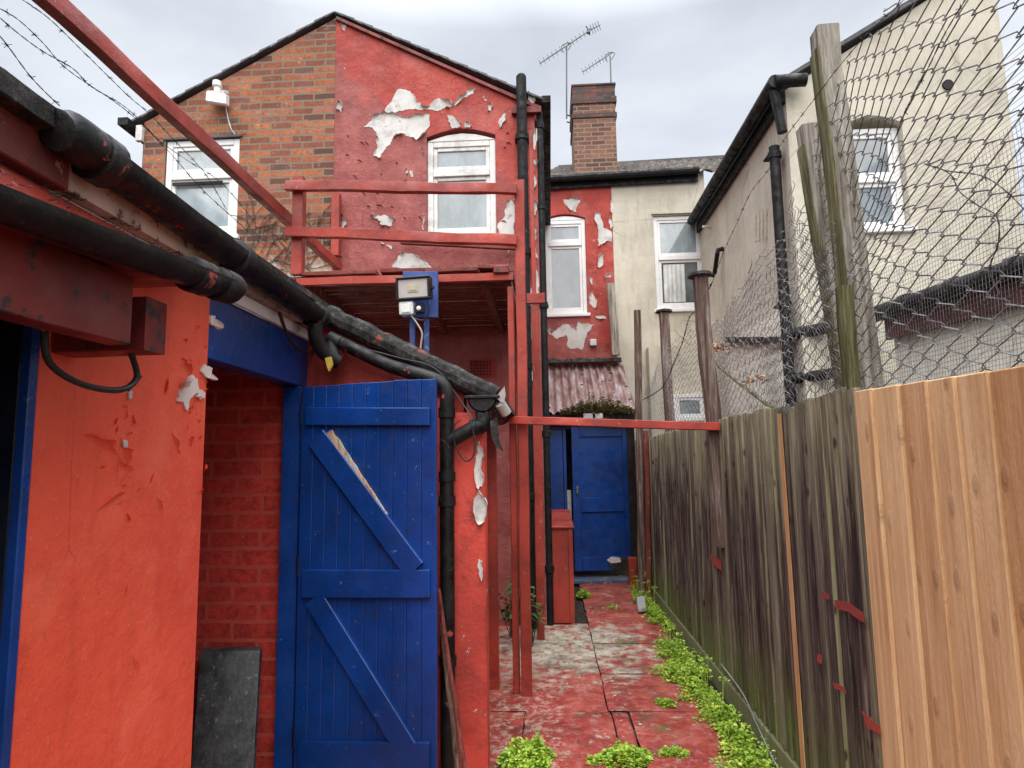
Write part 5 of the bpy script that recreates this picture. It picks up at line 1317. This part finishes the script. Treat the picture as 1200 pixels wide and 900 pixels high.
# new fence panel nearer the camera
nf = thing('new_fence', (FX, 1.5, 0), 'new orange brown featheredge fence panel nearest the camera', 'fence')
pa_, pb_ = aX(1003, 458, FX-.02), aX(1199, 428, FX-.02)
y = yS-.004; k = 0
while y > -.3:
    wd = rnd.choice((.13, .145, .15, .16, .125)); b = MB()
    xp = FX-.020+rnd.uniform(-.001, .001); z0_ = .02; z1_ = pa_.z+(pb_.z-pa_.z)*(pa_.y-y)/(pa_.y-pb_.y); z2_ = pa_.z+(pb_.z-pa_.z)*(pa_.y-(y-wd))/(pa_.y-pb_.y)
    tl = rnd.uniform(-.003, .003)
    b.quadbox([(xp, y-wd-.02, z0_), (FX+.012, y-wd-.02, z0_), (FX+.012, y-.002, z0_), (xp+.012, y-.002, z0_), (xp+tl, y-wd-.02+tl, z2_), (FX+.012, y-wd-.02+tl, z2_), (FX+.012, y-.002, z1_), (xp+.012, y-.002+tl, z1_)], .004)
    b.build('board', 'newwood', nf); y -= wd; k += 1
b = MB(); b.box(FX+.03, FX+.07, -.3, yS, .4, .48); b.box(FX+.03, FX+.07, -.3, yS, 1.4, 1.48); b.build('arris_rail', 'newwood', nf)
b = MB(); pts = [aX(845, 778, FX-.02), aX(870, 812, FX-.02), aX(885, 845, FX-.02), aX(893, 862, FX-.025), aX(912, 900, FX-.03)]
pts.append(pts[-1]+Vector((0, -.6, -.02))); b.tube(smooth_path(pts, 5), .004, 6)
setp(b.build('ground_cable', 'grey_cable'), 'thin grey cable hanging low along the foot of the old fence', 'cable')

# ------------------------------------------------------------------ posts along the fence
def post(px_b, px_t, Y, w_, mat, label, group='posts behind the fence', cap=False, face=None, X=None, seed=1, Yt=None, zb=None):
    a = aY(*px_b, Y); e = aY(*px_t, Yt or Y)
    if zb is not None:
        d = (e-a); a = a+d*((zb-a.z)/d.z)
    t = thing('fence_post', a, label, 'post', group)
    b = MB(); b.bar(a, e, w_, w_, up=(0,1,0), wob=.010, segs=16, bev=.006, seed=seed); o = b.build('shaft', mat, t)
    d = (e-a).normalized()
    if face:
        b = MB(); q = Vector((-w_/2-.004, 0, 0)); b.bar(a+q, e+q-d*.1, .012, w_*.9, up=(0,1,0), wob=.004, segs=14, bev=.002, seed=seed); b.build('mossy_face', face, t)
    if cap:
        b = MB(); b.tube([e-d*.01, e+d*.0, e+d*.02, e+d*.03], [w_*.6, w_*.95, w_*.9, w_*.5], 10); b.build('cap', 'felt', t)
    return t
post((1016, 452), (966, 36), 2.55, .088, 'greywood', 'tall silvered timber post with mossy left edge, tallest above the fence', face='mossy', seed=3, zb=.0, Yt=2.62)
post((996, 456), (946, 148), 2.9, .078, 'greywood', 'shorter split silvered post left of the tallest one', face='mossy', seed=5, zb=0)
post((1000, 452), (990, 335), 2.42, .05, 'mossy', 'short green mossy stake in front of the tallest post', seed=7, zb=.0)
post((836, 500), (820, 324), 4.22, .085, 'brownwood', 'brown post with dark cap holding the end of the red crossbar', cap=True, seed=9, zb=.95)
post((785, 500), (778, 366), 6.25, .085, 'brownwood', 'thin post with flat dark cap between bare post and capped brown post', cap=True, seed=11, zb=0)
post((752, 680), (747, 364), 7.4, .075, 'brownwood', 'bare brown post at the far end of the fence by the blue door', seed=13, zb=0)
post((722, 416), (715, 333), 9.4, .11, 'greywood', 'grey plank standing against the red back wall over the roof edge', seed=15)
post((760, 672), (757, 505), 7.2, .05, 'wood_dark_red', 'dark red stake at the far end of the fence beside the blue door', seed=16, zb=0)
b = MB(); q = aY(741, 668, 7.9); b.box(q.x-.04, q.x+.06, 7.9, 8.0, 0, .35, .005); setp(b.build('red_stub', 'wood_red'), 'short red stub post right of the blue door step', 'post')

# stick with withered leaves poking through the netting
st_ = thing('dead_branch', aX(905, 478, 1.35), 'thin mossy branch with withered orange leaves behind the netting', 'branch')
b = MB(); b.tube(smooth_path([aX(905, 478, 1.35), aX(865, 448, 1.4), aX(832, 420, 1.45)], 6), .014, 7); b.build('stem', 'mossy', st_)
b = MB(); q = aX(838, 415, 1.45); clump_cloud(b, q, .12, .16, .10, 90, .035, 5); q = aX(885, 450, 1.37); clump_cloud(b, q, .06, .06, .07, 30, .03, 6); b.build('withered_leaves', 'deadleaf', st_, rec=False)

# ------------------------------------------------------------------ chain link and netting
TOP = [(1.0, 3.1), (1.5, 3.08), (1.95, 2.93)] + [(aX(x, y, 1.13).y, aX(x, y, 1.13).z) for x, y in ((1040, 35), (1013, 57), (980, 93), (958, 118), (933, 150), (927, 200), (910, 257), (883, 293), (860, 335), (833, 363), (808, 378), (790, 400), (770, 425))] + [(8.2, 2.35)]
TOP.sort()
def topz_(y):
    for i in range(len(TOP)-1):
        if TOP[i][0] <= y <= TOP[i+1][0]:
            t = (y-TOP[i][0])/(TOP[i+1][0]-TOP[i][0]+1e-6); return TOP[i][1]*(1-t)+TOP[i+1][1]*t
    return TOP[-1][1]
def link_pt(y, z):
    v = noise.noise_vector(Vector((y*.9, z*1.1, 1.3))); w_ = noise.noise_vector(Vector((y*3.1, z*3.3, 7)))
    h = min(1, max(0, (z-1.7)*1.2))
    return Vector((1.13+(v.x*.16+w_.x*.035)*h+.015*h, y+(v.y*.10+w_.y*.028)*h, z+(v.z*.09+w_.z*.025)*h))
def chain(y0, y1, z0, p, q, r, name, mat, label, parent=None, xoff=0, sides=3):
    b = MB(); n = int((y1-y0)/p)
    for i in range(n):
        yc_ = y0+i*p; pts = []; j = 0; tz_ = topz_(yc_)+.04*noise.noise(Vector((i*.7, 0, 5)))
        z = z0
        while z < tz_:
            s = 1 if (j+i) % 2 else -1
            for dzz, f in ((-.09, .44), (.09, .44)):
                pp = link_pt(yc_+s*p*(f+.10), z+dzz*q*.9); pp.x += xoff+(.004 if dzz > 0 else -.004)*s
                pts.append(pp)
            z += q*.5; j += 1
        if len(pts) > 3: b.tube(pts, r, sides, caps=False)
    return b
b = chain(1.0, 3.2, 1.66, .064, .068, .0023, '', '', '')
o = b.build('chain_link', 'wire', rec=False, loc=(1.13, 2.1, 1.66)); setp(o, 'large mesh rusty chain link netting sagging over the fence near the camera', 'wire netting')
b = chain(3.15, 8.2, 1.68, .058, .055, .0018, '', '', '')
o = b.build('chain_link', 'wire_far', rec=False, loc=(1.13, 5.5, 1.68)); setp(o, 'galvanised netting bunched on the far half of the fence', 'wire netting')
# loose folded layer round the posts
b = MB(); 
for i in range(34):
    yc_ = 2.35+i*.035; pts = []; z = 1.7; j = 0; zt3 = 2.15+.35*noise.noise(Vector((i*.2, 3, 3)))+.25
    while z < zt3:
        s = 1 if j % 2 else -1
        v = noise.noise_vector(Vector((yc_*2, z*2.2, 9)))
        pts.append(Vector((1.05+v.x*.10, yc_+s*.016+v.y*.12, z+v.z*.05))); z += .03; j += 1
    b.tube(pts, .0015, 3, caps=False)
setp(b.build('loose_netting', 'wire', rec=False), 'crumpled scrap of netting bunched around the silvered posts', 'wire netting')
b = MB()
for i in range(95):
    y = 1.05+i*.0145; pts = [Vector((1.20+.05*noise.noise(Vector((y, z*.8, 4)))-.1*max(0, z-2.3), y, z)) for z in [1.62+.09*k for k in range(int((2.55-.35*abs(y-1.5)-1.62)/.09))]]
    if len(pts) > 1: b.tube(pts, .0007, 3, caps=False)
for k in range(62):
    z = 1.62+k*.0145; lim = max(.1, 1.38-max(0, (z-2.3))*1.5); pts = [Vector((1.20+.05*noise.noise(Vector((1.05+t, z*.8, 4)))-.1*max(0, z-2.3), 1.05+t, z)) for t in [lim*j/12 for j in range(13)]]
    b.tube(pts, .0007, 3, caps=False)
setp(b.build('fine_mesh', 'wire', rec=False), 'fine square welded mesh behind the chain link on the right', 'wire netting')

def barbed(pts, label, group, mat='wire_dark', r=.0011, sp=.11, seed=1, k=8):
    path = smooth_path(pts, k); b = MB(); rr = random.Random(seed)
    for ph in (0, math.pi):
        q = []; acc = 0
        for i, p in enumerate(path):
            if i: acc += (p-path[i-1]).length
            q.append(p+Vector((math.cos(acc*90+ph), math.sin(acc*90+ph)*.3, math.sin(acc*90+ph)))*r*1.1)
        b.tube(q, r, 4, caps=False)
    bb = b; acc = 0; nxt = sp*.5
    for i in range(1, len(path)):
        L = (path[i]-path[i-1]).length
        while acc+L > nxt:
            c = path[i-1].lerp(path[i], (nxt-acc)/L)
            for _ in range(4):
                d = Vector((rr.uniform(-1, 1), rr.uniform(-1, 1), rr.uniform(-1, 1))).normalized(); bb.tube([c-d*.003, c+d*.012], r*.8, 4)
            bb.tube([c-(path[i]-path[i-1]).normalized()*.006, c+(path[i]-path[i-1]).normalized()*.006], r*2.2, 5)
            nxt += sp*rr.uniform(.8, 1.2)
        acc += L
    setp(b.build('barbed_wire', mat, rec=False), label, 'barbed wire', group)
LXW = -1.55
def L_(pts, X=LXW): return [aX(x, y, X) for x, y in pts]
barbed(L_([(-15, -25), (27, 0), (60, 24), (97, 60), (150, 112), (175, 133), (200, 160), (240, 203), (265, 245)]), 'uppermost barbed strand running from top left to the brick house window', 'barbed wire strands over the outhouse', seed=1)
barbed(L_([(-10, 5), (20, 22), (50, 50), (75, 78), (110, 103), (150, 128), (185, 163), (215, 185), (260, 215), (300, 262)], -1.6), 'second barbed strand, crossing the brick house window lower down', 'barbed wire strands over the outhouse', seed=2)
barbed(L_([(-10, 12), (20, 38), (50, 60), (85, 80), (105, 100), (130, 116), (160, 140), (200, 180), (240, 225), (290, 270)], -1.52), 'sagging barbed strand just under the second one', 'barbed wire strands over the outhouse', seed=3)
barbed(L_([(-10, 30), (10, 55), (32, 85), (50, 105), (70, 124)], -1.45), 'steep barbed strand ending on the black gutter end', 'barbed wire strands over the outhouse', seed=4)
barbed(L_([(-10, 72), (10, 90), (30, 104), (56, 124)], -1.45), 'lowest barbed strand at the left edge above the felt roof', 'barbed wire strands over the outhouse', seed=5)
barbed([aX(x, y, 1.1) for x, y in ((1075, -20), (1057, 2), (1020, 36), (985, 76), (955, 115), (918, 165), (900, 200), (880, 225), (862, 265), (850, 290), (835, 330))], 'barbed strand sloping along the top of the netting past the tallest post', 'barbed wire strands on the right', seed=6)
barbed([aX(x, y, 1.06) for x, y in ((1140, -15), (1128, 5), (1108, 38), (1090, 75), (1077, 100), (1062, 128), (1050, 160))], 'short barbed strand hanging from the top edge of the chain link', 'barbed wire strands on the right', seed=7)
barbed([aX(x, y, 1.06) for x, y in ((1083, 192), (1112, 203), (1125, 225), (1145, 240), (1168, 254), (1170, 285), (1160, 315), (1172, 345))], 'loose barbed strand curling down through the middle of the chain link', 'barbed wire strands on the right', seed=8)
barbed([aX(x, y, 1.06) for x, y in ((1083, 192), (1110, 200), (1150, 206), (1180, 225), (1215, 262))], 'barbed strand arching to the right edge over the fine mesh', 'barbed wire strands on the right', seed=9)
barbed([aX(x, y, 1.09) for x, y in ((835, 330), (820, 360), (808, 372), (800, 400), (790, 425), (775, 455), (750, 470))], 'thin barbed strand dropping from the netting to the far fence posts', 'barbed wire strands on the right', seed=10, r=.0024)
